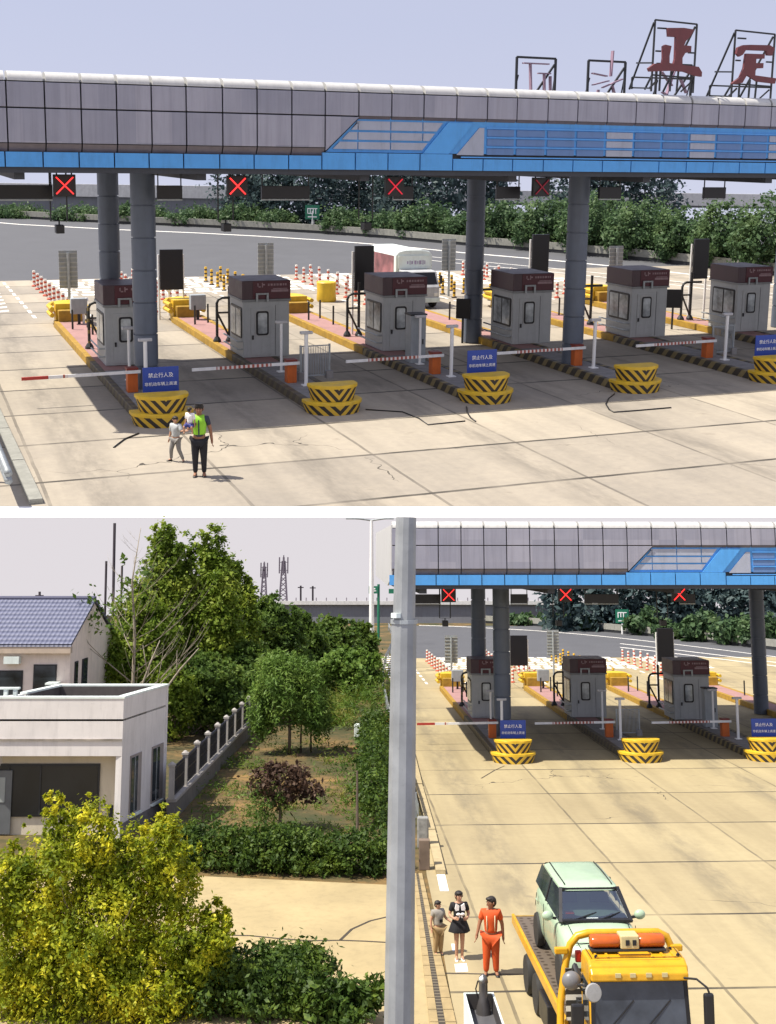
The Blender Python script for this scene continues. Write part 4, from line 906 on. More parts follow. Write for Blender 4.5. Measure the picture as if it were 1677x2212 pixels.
def crack(mb, pts, w=.035, z=.011):
    P = [low(*p) for p in pts]
    for p, q in zip(P, P[1:]):
        n = Vector((p.y - q.y, q.x - p.x, 0)).normalized() * w
        mb.quad(p - n + Vector((0, 0, z)), q - n + Vector((0, 0, z)), q + n + Vector((0, 0, z)), p + n + Vector((0, 0, z)))
crack(mb, [(495, 2021), (540, 2022), (600, 2028), (665, 2033), (735, 2032), (790, 2034), (842, 2037)]); crack(mb, [(735, 2032), (760, 2008), (800, 1990), (842, 1980)]); crack(mb, [(665, 2033), (664, 2055)])
crack(mb, [(945, 2103), (1035, 2105), (1150, 2106), (1240, 2104)], .03, .012)
crack(mb, [(1090, 1655), (1068, 1665), (1040, 1682)], .03, .012)
setting(mb, 'ground_cracks', mat('crack_dark', (.05, .04, .03), .9, var=0), SL, fix=False)
# kerb, dashes, drain
mb = MB()
for (x0, y0), (x1, y1) in zip([(962, 1890), (940, 1800), (912, 1700), (893, 1620), (878, 1540), (868, 1480)], [(940, 1802), (912, 1702), (893, 1622), (878, 1542), (868, 1482), (862, 1430)]):
    p, q = low(x0, y0), low(x1, y1); mb.bar(p + Vector((-.12, 0, .06)), q + Vector((-.12, 0, .06)), .26, .15)
setting(mb, 'kerb', mat('pale_kerb', lin(225, 205, 160, .52), .85, var=.12), SL)
mb = MB()
for q in ([(931, 1832), (948, 1832), (970, 1926), (951, 1926)], [(975, 2040), (987, 2040), (990, 2056), (978, 2056)], [(982, 2084), (1008, 2082), (1012, 2100), (985, 2102)]): mb.quad(*LQ([low(*p) for p in q], .014))
setting(mb, 'lane_dashes', M_LINE, SL, fix=False)
t = thing('drain_channel', 'narrow concrete drain channel with grating along the road edge by the boy', 'drain', SL)
l0, l1, r0, r1 = low(893, 1890), low(928, 2212), low(912, 1890), low(985, 2212); l1 += (l1 - l0) * .3; r1 += (r1 - r0) * .3
fr, gr = MB(), MB()
for k in range(22):
    f0_, f1_ = k / 22, (k + .95) / 22
    A, B, Cc, D = l0.lerp(l1, f0_), r0.lerp(r1, f0_), r0.lerp(r1, f1_), l0.lerp(l1, f1_); W1 = lambda p, q, f: p.lerp(q, f) + Vector((0, 0, 0))
    for a, b in ((0, .33), (.60, 1.0)):
        v = [p.lerp(q, f) for p, q, f in ((A, B, a), (A, B, b), (D, Cc, b), (D, Cc, a))]; fr.add([p + Vector((0, 0, .0)) for p in v] + [p + Vector((0, 0, .05)) for p in v], [(4, 5, 6, 7), (0, 1, 5, 4), (1, 2, 6, 5), (2, 3, 7, 6), (3, 0, 4, 7)])
fr.build('slabs', mat('drain_concrete', lin(215, 190, 140, .50), .9, var=.18), t); zg = Vector((0, 0, .035)); gr.quad(l0.lerp(r0, .335) + zg, l0.lerp(r0, .595) + zg, l1.lerp(r1, .595) + zg, l1.lerp(r1, .335) + zg); gr.build('grate', stripes('grate_bars', 'kerb', (.17, .145, .10), (.03, .025, .02), .16, 0, .6, .2), t)
# guard rail along the road
t = thing('guard_rail', 'galvanised guard rail winding along the road edge behind the steel pole', 'guard rail', SL)
GP = [(840, 1362), (848, 1376), (850, 1392), (844, 1412), (834, 1434), (828, 1462), (828, 1490), (832, 1520), (840, 1556), (850, 1600), (868, 1660), (890, 1735), (905, 1800)]
P = [low(*p) for p in GP]; mb = MB()
ribbon(mb, P, .42, .62, .09); ribbon(mb, P, .66, .86, .09)
mb.build('rail', M_STEEL, t, smooth=True)
mb = MB()
for k in range(len(P) - 1):
    for s in (0, .5): p = P[k].lerp(P[k + 1], s); mb.bar(p, p + Vector((0, 0, .8)), .12)
mb.split('post', M_STEEL, t)
p = low(914, 1832); mb = MB(); mb.box((p.x, p.y, .45), (.34, .25, .9)); mb.build('end_plate', mat('rail_end_grey', (.25, .25, .24), .6, var=.4, scale=7), t, bevel=.05)
p = low(917, 1878); one(MB().bx(-.15, .15, -.13, .13, 0, .80), 'marker_block', mat('rusty_brown', (.17, .125, .095), .7, var=.3), 'brown square stump at the end of the guard rail by the drain', 'marker', T(p), bevel=.02)
# foreground pole
t = thing('steel_pole', 'tall grey galvanised steel pole standing in front of the toll plaza', 'pole', SL)
M_POLE = mat('weathered_pole', (.27, .285, .30), .5, .15, var=.22, scale=2.5)
pb, pm, pt_ = lowY(857, 2640, 16), lowY(873, 1342, 16), lowY(877.5, 1117.5, 16)
MB().tube([pb, pm], [.205, .168], 12).build('lower_shaft', M_POLE, t, smooth=25); MB().tube([pm, pt_], [.150, .138], 12).build('upper_shaft', M_POLE, t, smooth=25)
MB().tube([pm + Vector((0, 0, -.03)), pm + Vector((0, 0, .02))], .182, 12).build('joint_ring', M_STEEL, t); MB().tube([pm + Vector((-.10, -.12, .05)), pm + Vector((-.10, -.12, .11))], .07, 8).build('clamp', M_WHITE, t)
MB().lathe([(.3, -.8), (.3, 0), (.22, .05), (.22, .1)], 12, (pb.x, pb.y, pb.z)).build('base', M_STEEL, t)
# gatehouse
B2 = low(357, 1755); h = lowY(357, 1477, B2.y).z; A2 = low(268, 1505, h); A2.z = 0; C2 = low(125, 1477, h); D2 = low(44, 1495, h); C2.z = D2.z = 0; E2 = Vector((-12.75, A2.y, 0))
M_WALL = mat('pale_render', lin(238, 234, 233, .80), .85, var=.09, scale=.8); M_WALLY = mat('cream_render', lin(238, 226, 202, .72), .85, var=.08, scale=.8)
t = thing('gatehouse', 'white flat roofed gatehouse with dark shop window behind the yellow shrub', 'building', SL)
lf = Vector((0, .55, 0)); zc = 2.45
ring = [E2, A2, B2, C2, D2]
mb = MB(); mb.prism([(v.x, v.y) for v in (E2 + lf, A2 + lf * 1.0 + Vector((.10, 0, 0)), B2, C2, Vector((-12.75, 42.5, 0)))], .0, 3.5); mb.build('lower_wall', M_WALLY, t)
def wallseg(mb, p, q, z0, z1, w):
    d = (q - p).normalized(); n = Vector((-d.y, d.x, 0)) * w
    mb.prism([(v.x, v.y) for v in (p, q, q + n, p + n)], z0, z1)
mb = MB(); wallseg(mb, E2, A2, zc, h - .06, .2); wallseg(mb, A2, B2, .0, h - .06, .2); wallseg(mb, B2, C2, 2.0, h - .06, .2); wallseg(mb, C2, D2, 2.0, h - .06, .2); wallseg(mb, D2, Vector((-12.6, 38.9, 0)), 2.0, h - .06, .2); mb.build('parapet_wall', M_WALL, t)
mb = MB(); wallseg(mb, E2 + Vector((0, -.02, 0)), A2 + Vector((.03, -.02, 0)), h - .058, h, .26); wallseg(mb, A2 + Vector((.03, .24, 0)), B2 + Vector((.03, 0, 0)), h - .058, h, .26); wallseg(mb, B2 + Vector((-.23, .02, 0)), C2, h - .058, h, .26); wallseg(mb, C2 + Vector((0, -.26, 0)), D2, h - .058, h, .24); mb.build('coping', M_WHITE, t)
cr = sum(ring, Vector()) / 5; ins = lambda v, f: v + (cr - v).normalized() * f
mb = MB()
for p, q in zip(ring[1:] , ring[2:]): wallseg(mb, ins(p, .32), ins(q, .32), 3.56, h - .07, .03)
wallseg(mb, E2 + Vector((0, .24, 0)), A2 + Vector((-.2, .24, 0)), 3.56, h - .07, .03); mb.split('parapet_inner_shade', mat('parapet_shade_grey', (.075, .065, .065), .9, var=.3), t)  # shadow inside the roof edge is put into these dark inner sheets
mb = MB(); mb.prism([(v.x, v.y) for v in ring], 3.50, 3.56); mb.build('roof_deck', mat('roof_deck_grey', (.17, .165, .15), .9, var=.2), t)
mb = MB(); mb.bx(-12.75, A2.x - .05, A2.y + .2, A2.y + .75, zc, zc + .12); mb.build('overhang_soffit', M_WALLY, t)
mb = MB(); R = random.Random(4)
for k in range(7): c = Vector((-10.0 + k * .22 + R.uniform(-.1, .1), 40.3 + R.uniform(-.3, .3), 3.6)); mb.ball(c, (.10 + R.random() * .08, .08, .05), n=8, k=5)
mb.build('roof_debris', M_WHITE, t, smooth=True)
mb = MB(); mb.bx(-12.6, A2.x - .02, A2.y - .045, A2.y, 2.92, 2.97); mb.build('crack_band', mat('stain_band', (.30, .27, .24), .9, var=.5, scale=2), t)
mb = MB()
for x0 in (-12.2, -11.9): mb.bx(x0, x0 + .12, 39.3, 39.42, h - .3, h + .16)
mb.bx(-12.35, -11.7, 39.28, 39.44, h + .16, h + .22); mb.build('roof_frame', M_WHITE, t)
mb = MB(); mb.tube([A2 + Vector((.06, .5, .3)), A2 + Vector((.06, .5, h - .2))], .03, 6); mb.build('drain_pipe', mat('pipe_grey', (.42, .42, .42), .5), t)
fw = MB(); wx = lowY(215, 1700, A2.y + .5).x
fw.bx(-12.75, wx, A2.y + .49, A2.y + .53, .55, 2.14); fo = fw.build('shop_window', M_DARK, t); MB().bx(-12.7, wx - .06, A2.y + .47, A2.y + .485, .6, 2.08).build('pane', M_SHOP, fo)
mb = MB()
for x in (-11.9, -10.9): mb.bx(x, x + .05, A2.y + .44, A2.y + .468, .6, 2.08)
mb.build('mullion', M_DARK, fo)
dw = MB().bx(-12.5, -11.75, A2.y + .40, A2.y + .46, .05, 1.95).build('door', mat('door_grey', (.12, .13, .14), .4), t); MB().bx(-12.35, -11.95, A2.y + .38, A2.y + .398, 1.0, 1.75).build('door_pane', mat('door_glass', (.30, .33, .33), .2), dw)
d = (B2 - A2).normalized(); n = Vector((d.y, -d.x, 0)); Lw = (B2 - A2).length
for s0, s1 in ((.17, .40), (.64, .90)):
    p, q = A2 + d * Lw * s0, A2 + d * Lw * s1
    mb = MB(); wallseg(mb, p + n * .035, q + n * .035, .55, 2.35, .03); o = mb.build('side_window', mat('window_reveal', lin(200, 190, 185, .5), .8), t)
    p2, q2 = p.lerp(q, .04), p.lerp(q, .62); mb = MB(); wallseg(mb, p2 + n * .055, q2 + n * .055, .62, 2.28, .015); mb.build('pane', M_GLASS, o)
    mb = MB(); wallseg(mb, p2.lerp(q2, .46) + n * .07, p2.lerp(q2, .54) + n * .07, .62, 2.28, .014); mb.build('window_bar', M_STEEL, o)
    mb = MB(); wallseg(mb, p + n * .10, q + n * .10, .47, .545, .10); mb.build('sill', M_WHITE, o)
mb = MB(); wallseg(mb, A2 + n * .03, B2 + n * .03, .0, .42, .028); mb.build('plinth', mat('plinth_grey', (.16, .15, .15), .9, var=.3), t)
MB().tube([A2 + Vector((-.25, -.3, 0)), A2 + Vector((-.25, -.3, 1.05))], .10, 8).build('dark_post', M_DARK, t)
# tiled house behind
t = thing('tiled_house', 'house with blue grey tiled roof behind the white gatehouse', 'building', SL)
ev, rg = lowY(154, 1391, 53), lowY(207, 1293, 57.2); xr = ev.x - .1; yb = 53.35; ym = 57.2; ye = 61.2
mb = MB(); mb.prism([(yb, 0), (yb, ev.z - .12), (ym, rg.z - .14), (ye, ev.z - .12), (ye, 0)], -26, xr, 'x'); mb.build('wall', mat('pink_render', lin(242, 228, 218, .92), .85, var=.06), t)
g = NG('blue_roof_tiles'); wv = g.n('TexWave', wave_type='BANDS', bands_direction='X'); wv.inputs['Scale'].default_value = 1.6; wv.inputs['Distortion'].default_value = .4; g.l(g.obj(), wv.inputs[0])
wz = g.n('TexWave', wave_type='BANDS', bands_direction='Z'); wz.inputs['Scale'].default_value = 1.9; wz.inputs['Distortion'].default_value = .5; g.l(g.obj(), wz.inputs[0])
hh = g.math('ADD', g.math('MULTIPLY', wv.outputs['Fac'], .5), wz.outputs['Fac'])
M_TILE = g.set(g.ramp(g.math('ADD', g.math('MULTIPLY', g.noise(5, 4), .4), g.math('MULTIPLY', hh, .4)), [(.25, lin(92, 98, 130, .5)), (.75, lin(150, 155, 185, .5))]), .6, bump=hh, bs=.8, bd=.06)
sl_ = (rg.z - ev.z) / (ym - 53.0)
mb = MB(); mb.prism([(53.0, ev.z), (ym, rg.z), (ye + .4, ev.z), (ye + .4, ev.z - .12), (ym, rg.z - .13), (53.0, ev.z - .12)], -26.3, ev.x, 'x'); mb.build('roof', M_TILE, t)
mb = MB(); mb.bx(-26.3, ev.x - .02, 53.02, 53.34, ev.z - .40, ev.z - .125); mb.build('eave_board', mat('eave_cream', lin(235, 215, 195, .6), .8), t)
mb = MB(); mb.tube([Vector((-26.3, ym, rg.z + .02)), Vector((ev.x, ym, rg.z + .02))], .10, 8); mb.build('ridge', mat('ridge_grey', lin(90, 92, 120, .7), .7), t)
for x0, x1, z0, z1 in ((-15.3, -14.3, 2.2, 3.95), (-17.0, -15.75, 1.8, 3.7), (-19.6, -18.2, 1.8, 3.7)):
    o = MB().bx(x0, x1, yb - .05, yb - .002, z0, z1).build('window', M_DARK, t); MB().bx(x0 + .06, x1 - .06, yb - .065, yb - .052, z0 + .06, z1 - .06).build('pane', M_GLASS, o)
for y0, y1 in ((54.1, 54.6), (55.4, 56.3)):
    o = MB().bx(xr + .002, xr + .05, y0, y1, 2.0, 4.0).build('window', M_DARK, t); MB().bx(xr + .052, xr + .065, y0 + .06, y1 - .06, 2.06, 3.94).build('pane', M_GLASS, o)
MB().bx(-14.6, -14.1, yb - .7, yb - .05, 3.15, 3.23).build('awning', M_WHITE, t); MB().bx(-16.5, -15.85, yb - .4, yb - .05, 4.0, 4.3).build('sign_board', M_WHITE, t)
# fence
FA, FB_ = low(369, 1773), low(585, 1535)
t = thing('garden_fence', 'white pillared garden fence with dark iron panels beside the gatehouse', 'fence', SL)
d = (FB_ - FA).normalized(); Lf = (FB_ - FA).length; n = Vector((d.y, -d.x, 0)); M_FW = mat('fence_render', lin(205, 200, 195, .6), .85, var=.15)
mb = MB(); wallseg(mb, FA + n * .12, FB_ + n * .12, 0, .58, .24); mb.build('base_wall', mat('base_wall_grey', lin(150, 145, 140, .5), .9, var=.25), t)
mb = MB(); wallseg(mb, FA + n * .16, FB_ + n * .16, .581, .68, .32); mb.build('wall_cap', M_FW, t)
N = 13
for k in range(N):
    p = FA + d * (Lf * k / (N - 1)); mb = MB(); mb.box((p.x, p.y, 1.2), (.17, .17, 1.05)); mb.box((p.x, p.y, 1.76), (.23, .23, .07)); mb.lathe([(.11, 1.79), (.07, 1.84), (.02, 1.87)], 8, (p.x, p.y, 0)); mb.build('pillar', M_FW, t)
    if k < N - 1:
        q = FA + d * (Lf * (k + 1) / (N - 1)); mb = MB(); a = p.lerp(q, .09); b = p.lerp(q, .91)
        for j in range(16): c = a.lerp(b, j / 15); mb.bar(c + Vector((0, 0, .72)), c + Vector((0, 0, 1.66)), .055)
        for zz in (.76, 1.58, 1.2): mb.bar(a + Vector((0, 0, zz)), b + Vector((0, 0, zz)), .05)
        wallseg(mb, a.lerp(b, .12), a.lerp(b, .88), .82, 1.52, .03); mb.build('iron_panel', mat('navy_iron', (.02, .022, .04), .5), t)
# ------------------------------------------------------------------ trees and hedges of the level site
def lt(x, yb, yt): p = low(x, yb); return p, lowY(x, yt, p.y).z, p.y * 1.04 / 2600
def pop(k, x, yb, yt, hw, lab, n=7000, lm=None, sz=.17, lobes=4, lo=.12, top=1.0):
    p, h, s = lt(x, yb, yt); r = hw * s; R = random.Random(k * 7 + 1); bl = [(0, 0, h * .45, r, r, h * (.45 - lo)), (0, 0, h * .66, r * .62 * top, r * .6, h * .27), (r * .08, 0, h * .88, r * .36, r * .36, h * .12)]
    for j in range(lobes): a = R.uniform(0, 6.28); bl.append((math.cos(a) * r * .55, math.sin(a) * r * .5, h * R.uniform(.35, .75), r * .5, r * .5, h * .17))
    for j in range(6): bl.append((R.uniform(-.6, .6) * r, R.uniform(-.3, .3) * r, h * R.uniform(.72, .93), r * .2, r * .2, h * .085))
    for j in range(5): a = R.choice((-1, 1)); bl.append((a * r * R.uniform(.7, 1.0), R.uniform(-.4, .2) * r, h * R.uniform(.3, .7), r * .24, r * .24, h * .08))
    return tree('tree', lab, T(p), bl, n, sz, lm or LF_POP, h * .9, .05 + .012 * h, 100 + k, group=None, nb=9, clump=.26)
pop(1, 342, 1565, 1126, 56, 'tallest poplar tree with bright green leaves beside the bare branched tree', 26000, sz=.115)
pop(2, 448, 1560, 1132, 58, 'second tall bright green poplar just behind the garden fence', 26000, sz=.115)
pop(3, 285, 1580, 1278, 78, 'short bushy poplar close to the gatehouse roof corner', 17000, sz=.115)
pop(4, 494, 1540, 1196, 56, 'narrower poplar at the far shoulder of the tall tree group', 16000, LF_POP, sz=.12)
pop(13, 524, 1538, 1240, 40, 'lower pointed poplar between the tall trees and the broad dark tree', 11000, LF_POP, sz=.12)
pop(14, 395, 1558, 1150, 34, 'slim pointed poplar squeezed between the two tallest poplars', 10000, LF_POP, sz=.115)
pop(5, 570, 1515, 1278, 70, 'broad dark green tree behind the willow', 15000, LF_DK, sz=.15)
pop(6, 640, 1490, 1318, 60, 'low dark round tree in the row toward the distant masts', 12000, LF_DK, sz=.16)
pop(7, 705, 1472, 1328, 56, 'dark round tree below the grey elevated road', 12000, LF_DK, sz=.16)
pop(8, 768, 1458, 1340, 44, 'dark small tree beside the double armed street light', 9000, LF_DK, sz=.16)
pop(9, 755, 1505, 1400, 62, 'light green bushy tree at the foot of the street light', 11000, LF_WIL, sz=.13, lo=.0)
pop(10, 440, 1585, 1410, 78, 'dense dark tree overhanging the iron fence panels', 18000, LF_DK, sz=.11)
pop(11, 525, 1562, 1380, 66, 'dark leafy tree over the far end of the garden fence', 15000, LF_DK, sz=.12)
pop(12, 375, 1600, 1440, 46, 'loose green shrub between gatehouse and fence', 9000, LF_POP, sz=.10, lo=0)
# bare tree
p, h, s = lt(281, 1615, 1140)
t = thing('bare_tree', 'thin half bare tree with pale branches before the tiled house', 'tree', T(p))
mb = MB(); branches(mb, (0, 0, 0), h, .10, 5, 24, .34, .15, .8, sub=4); mb.build('trunk', M_BARKL, t, smooth=True)
leaves('crown', [(0, 0, h * .8, h * .10, h * .1, h * .18), (-h * .12, 0, h * .62, h * .12, h * .1, h * .12)], 320, .12, LF_DK, t, 9, .3)
for k, (x0, y0, x1, y1) in enumerate(((300, 1500, 346, 1383), (350, 1500, 430, 1400))):
    p = low(x0, 1622); q = lowY(x0, y0, p.y); e = lowY(x1, y1, p.y); mb = MB(); mb.tube([p, q, q.lerp(e, .5) + Vector((0, 0, .1)), e], [.07, .06, .045, .02], 6); mb.tube([q.lerp(e, .4), q.lerp(e, .7) + Vector((-.5, 0, .5))], [.04, .01], 5)
    one(mb, 'dead_branch', M_BARKL, ['steeper pale dead trunk behind the gatehouse roof', 'longer slanting pale dead trunk behind the gatehouse roof'][k], 'tree trunk', SL, smooth=True)
# willow, purple tree, thin shrub, sapling stake
p, h, s = lt(625, 1630, 1398); r = 82 * s
tree('willow_tree', 'rounded willow tree with drooping fine leaves in the garden', T(p), [(-r * .1, 0, h * .66, r * .8, r * .8, h * .30), (r * .5, 0, h * .52, r * .55, r * .6, h * .25), (-r * .55, 0, h * .50, r * .5, r * .6, h * .24), (-r * .15, 0, h * .86, r * .5, r * .5, h * .15), (r * .35, .2, h * .76, r * .45, r * .5, h * .16), (-r * .7, 0, h * .36, r * .3, r * .4, h * .14), (r * .75, 0, h * .38, r * .3, r * .4, h * .14)], 24000, .095, LF_WIL, h * .8, .08, 61, nb=8, clump=.16, asp=.28, droop=.35)
for k, x in enumerate((650, 672)):
    pq = low(x, 1625); mb = MB(); branches(mb, (0, 0, 0), 2.6, .05, 70 + k, 5, .3, .5, .9); o = mb.build('trunk', M_BARK, smooth=True); o.matrix_world = T(pq); tag(o, ['slim bare trunk beside the willow', 'slimmest trunk farther from the willow near the dry grass'][k], 'tree trunk')
p, h, s = lt(605, 1795, 1640); r = 70 * s
tree('purple_tree', 'small purple leaved tree in the middle of the garden', T(p), [(.1, 0, h * .68, r * .75, r * .8, h * .24), (r * .75, 0, h * .55, r * .5, r * .5, h * .15), (-r * .55, 0, h * .70, r * .45, r * .5, h * .18), (-.1, 0, h * .90, r * .35, r * .4, h * .10), (r * .5, 0, h * .78, r * .4, r * .4, h * .12)], 3300, .07, LF_PUR, h * .85, .06, 63, nb=11, clump=.34, start=.3)
p, h, s = lt(572, 1795, 1690); r = 42 * s
tree('thin_shrub', 'thin grey green upright shrub beside the purple tree', T(p), [(0, 0, h * .6, r, r, h * .38)], 1900, .07, LF_WIL, h * .95, .03, 64, nb=12, clump=.3, asp=.2, start=.1, rise=1.3, spread=.25, cat='shrub')
p = low(772, 1815); q = lowY(772, 1665, p.y)
one(MB().tube([p, q], [.05, .03], 6), 'garden_stake', M_BARK, 'thin bare stake standing in the garden near the hedge corner', 'stake', SL)
def hedge(name, lab, pts, h, w, n, sz, lm, seed, step=.55, hs=None):
    t = thing(name, lab, 'hedge', SL); bl = []; R = random.Random(seed)
    for (p, q) in zip(pts, pts[1:]):
        L_ = (q - p).length; k = max(1, int(L_ / step))
        for i in range(k + 1):
            c = p.lerp(q, i / k); hh = h * R.uniform(.92, 1.08); bl += [(c.x, c.y, hh * .72, step * .8, w * .5, hh * .26), (c.x, c.y - w * .1, hh * .33, step * .8, w * .5, hh * .34)]
    leaves('foliage', bl, n, sz, lm, t, seed, .35, asp=.5)
    mb = MB(); R = random.Random(seed + 1)
    for p, q in zip(pts, pts[1:]):
        for i in range(max(3, int((q - p).length / .5))): c = p.lerp(q, R.random()); mb.tube([c + Vector((R.uniform(-.2, .2), 0, 0)), c + Vector((R.uniform(-.2, .2), R.uniform(-.2, .2), h * .8))], [.02, .008], 4)
    mb.split('stem', M_BARK, t); return t
hp = [low(395, 1878) + Vector((0, .5, 0)), low(600, 1888) + Vector((0, .5, 0)), low(835, 1896) + Vector((0, .5, 0))]
hedge('hedge', 'long dark clipped hedge between the garden and the driveway', hp, 1.12, 1.5, 26000, .062, LF_HG, 21, .45)
hedge('hedge', 'tall uneven hedge along the garden beside the steel pole', [low(815, 1600), low(808, 1650), low(812, 1700), low(805, 1745), low(815, 1790)], 1.6, 1.7, 22000, .075, LF_HG, 22, .8)
hp = [low(455, 2178), low(560, 2176), low(650, 2172), low(692, 2174)]
hedge('hedge', 'dark clipped hedge block in front of the driveway beside the yellow shrub', hp, 1.02, 1.7, 21000, .055, LF_HG, 23, .4)
hedge('hedge', 'low leafy hedge clump at the driveway corner by the steel pole', [low(705, 2205), low(775, 2212)], .75, .9, 3200, .075, LF_HG, 25)
# yellow shrub
p = low(215, 2195); s = p.y * 1.04 / 2600
sx_ = lambda x: (x - 215) * s
def sz_(x, y): return lowY(x, y, p.y).z
h = sz_(215, 1712); bl = []; R = random.Random(77)
for x, y, rx, rz in ((120, 1830, 40, 70), (195, 1820, 46, 80), (335, 1840, 42, 70), (255, 1900, 80, 90), (110, 1930, 80, 100), (350, 1920, 52, 70), (200, 2020, 140, 120), (60, 2040, 100, 130), (395, 2030, 62, 70), (420, 2100, 58, 80), (300, 2130, 120, 100), (120, 2150, 130, 110), (25, 1910, 55, 70)):
    bl.append((sx_(x), R.uniform(-.3, .5), sz_(x, y), rx * s, max(.45, rx * s * .9), rz * s))
for x, y, rx, rz in ((95, 1745, 12, 36), (128, 1738, 10, 40), (148, 1770, 12, 36), (185, 1752, 11, 42), (210, 1768, 12, 36), (228, 1800, 12, 34), (70, 1780, 10, 30), (300, 1800, 11, 36), (330, 1775, 10, 38), (352, 1790, 11, 36), (372, 1830, 10, 30), (395, 1850, 8, 34), (408, 1835, 6, 26), (270, 1815, 10, 30), (440, 1965, 22, 26), (462, 1985, 16, 20), (425, 1985, 20, 26), (455, 2010, 24, 22), (30, 1850, 14, 34), (250, 1840, 12, 34)):
    bl.append((sx_(x), R.uniform(-.5, .2), sz_(x, y), rx * s, rx * s, rz * s))
tree('yellow_shrub', 'large yellow green shrub covering the corner by the gatehouse', T(p), bl, 98000, .046, LF_YG, h * .8, .09, 31, cat='shrub', nb=16, clump=.20, asp=.5, start=.1, rise=1.2, spread=.35)
# wild grass
bl = []
R = random.Random(8)
for k in range(46):
    x, y = R.uniform(655, 830), R.uniform(1455, 1575)
    if x - 655 < (y - 1575) * -.1: continue
    q = low(x, y); bl.append((q.x, q.y, .35, 1.0, 1.2, .5))
o = leaves('tall_grass', bl, 16000, .17, LF_GR, None, 33, .5, asp=.12); tag(o, 'tall wild grass on the verge behind the garden', 'grass', None, 'stuff')
bl = []
for k in range(90):
    x, y = R.uniform(430, 830), R.uniform(1600, 1800)
    if x < 365 + (1780 - y) * .95: continue
    q = low(x, y); bl.append((q.x, q.y, .05, .7, .6, .14))
o = leaves('garden_weeds', bl, 11000, .09, LF_GR, None, 34, .6, asp=.18); tag(o, 'low patchy weeds on the garden soil', 'grass', None, 'stuff')
# street light, signs, masts, poles, viaduct
p = low(803, 1455); q = lowY(803, 1124, p.y)
t = thing('street_light', 'double armed street light pole beyond the dark trees', 'street light', SL)
MB().tube([p, Vector((p.x, p.y, 2.6)), q], [.22, .2, .12], 10).build('pole', M_POSTW, t, smooth=40); MB().tube([p, Vector((p.x, p.y, 1.6))], .32, 10).build('pole_base', M_POSTW, t)
mb = MB(); mb.tube([q, q + Vector((-.9, 0, .12)), q + Vector((-1.4, 0, .14))], .07, 6); mb.tube([q, q + Vector((.9, 0, .12)), q + Vector((1.2, 0, .14))], .07, 6); mb.build('arm', M_STEEL, t)
for s in (-1.55, 1.3): MB().box((q.x + s, q.y, q.z + .12), (.75, .3, .10)).build('lamp_head', M_STEEL, t, bevel=.02)
Y = 120; P0 = lowY(818, 1372, Y); P1 = lowY(818, 1262, Y)
t = thing('road_sign', 'green road sign on a dark post beside the street light', 'sign', SL)
MB().tube([Vector((P0.x, Y, -.1)), P1], .13, 8).build('post', M_GREEN, t); a, b = lowY(797, 1282, Y), lowY(817, 1266, Y); MB().bx(a.x, b.x, Y - .2, Y - .1, a.z, b.z).build('sign_board', M_GREEN, t)
a2, b2 = lowY(840, 1282, Y), lowY(880, 1272, Y); MB().bx(a2.x, b2.x, Y - .2, Y - .1, a2.z, b2.z).build('side_board', M_GREEN, t)
mb = MB(); w = b.x - a.x
for f0_, f1_, z0, z1 in ((.2, .7, .55, .75), (.3, .4, .2, .5), (.55, .8, .3, .42)): mb.bx(a.x + w * f0_, a.x + w * f1_, Y - .22, Y - .201, a.z + z0 * (b.z - a.z), a.z + z1 * (b.z - a.z))
mb.build('sign_marks', M_LETTER, t)
p = low(1345, 1370); t = thing('road_sign', 'green road sign on a white pole between the red crosses, steel pole plaza', 'sign', T(p))
MB().tube([(0, 0, 0), (0, 0, 1.6)], .11, 8).build('pole', M_POSTW, t); MB().bx(-.72, .72, -.12, 0, 1.2, 2.7).build('sign_board', M_GREEN, t); mb = MB()
for x0, x1, z0, z1 in ((-.5, .5, 2.3, 2.4), (-.5, -.4, 1.8, 2.3), (-.2, -.1, 1.85, 2.3), (.1, .2, 1.85, 2.3), (-.45, .45, 1.4, 1.52)): mb.bx(x0, x1, -.15, -.121, z0, z1)
mb.build('sign_marks', M_LETTER, t)
def mast(x, yb, yt, Y, lab, w):
    b, tp = lowY(x, yb, Y), lowY(x, yt, Y); H = tp.z - b.z
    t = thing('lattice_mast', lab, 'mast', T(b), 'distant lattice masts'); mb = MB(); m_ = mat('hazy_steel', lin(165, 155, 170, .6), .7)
    n_ = 8
    for sx2, sy2 in ((-1, -1), (1, -1), (1, 1), (-1, 1)): mb.bar((sx2 * w, sy2 * w, 0), (sx2 * w * .35, sy2 * w * .35, H * .93), .18)
    for k in range(n_):
        z0, z1 = H * .93 * k / n_, H * .93 * (k + 1) / n_; w0, w1 = w * (1 - .65 * k / n_), w * (1 - .65 * (k + 1) / n_)
        mb.bar((-w0, -w0, z0), (w1, -w1, z1), .14); mb.bar((w0, -w0, z0), (-w1, -w1, z1), .14); mb.bar((-w0, w0, z0), (w1, w1, z1), .14)
    mb.build('lattice', m_, t); mb = MB(); mb.bar((0, 0, H * .9), (0, 0, H * 1.06), .2)
    for zz in (.72, .9):
        for a in range(4): c, s_ = math.cos(a * 1.57), math.sin(a * 1.57); mb.bar((0, 0, H * zz), (c * w * 1.1, s_ * w * 1.1, H * zz), .12); mb.bar((c * w * 1.1, s_ * w * 1.1, H * zz - .6), (c * w * 1.1, s_ * w * 1.1, H * zz + 1.0), .24)
    mb.build('antennas', m_, t)
mast(612, 1302, 1205, 240, 'taller distant lattice mast above the trees', .75); mast(570, 1300, 1218, 250, 'shorter distant lattice mast above the trees', .6)
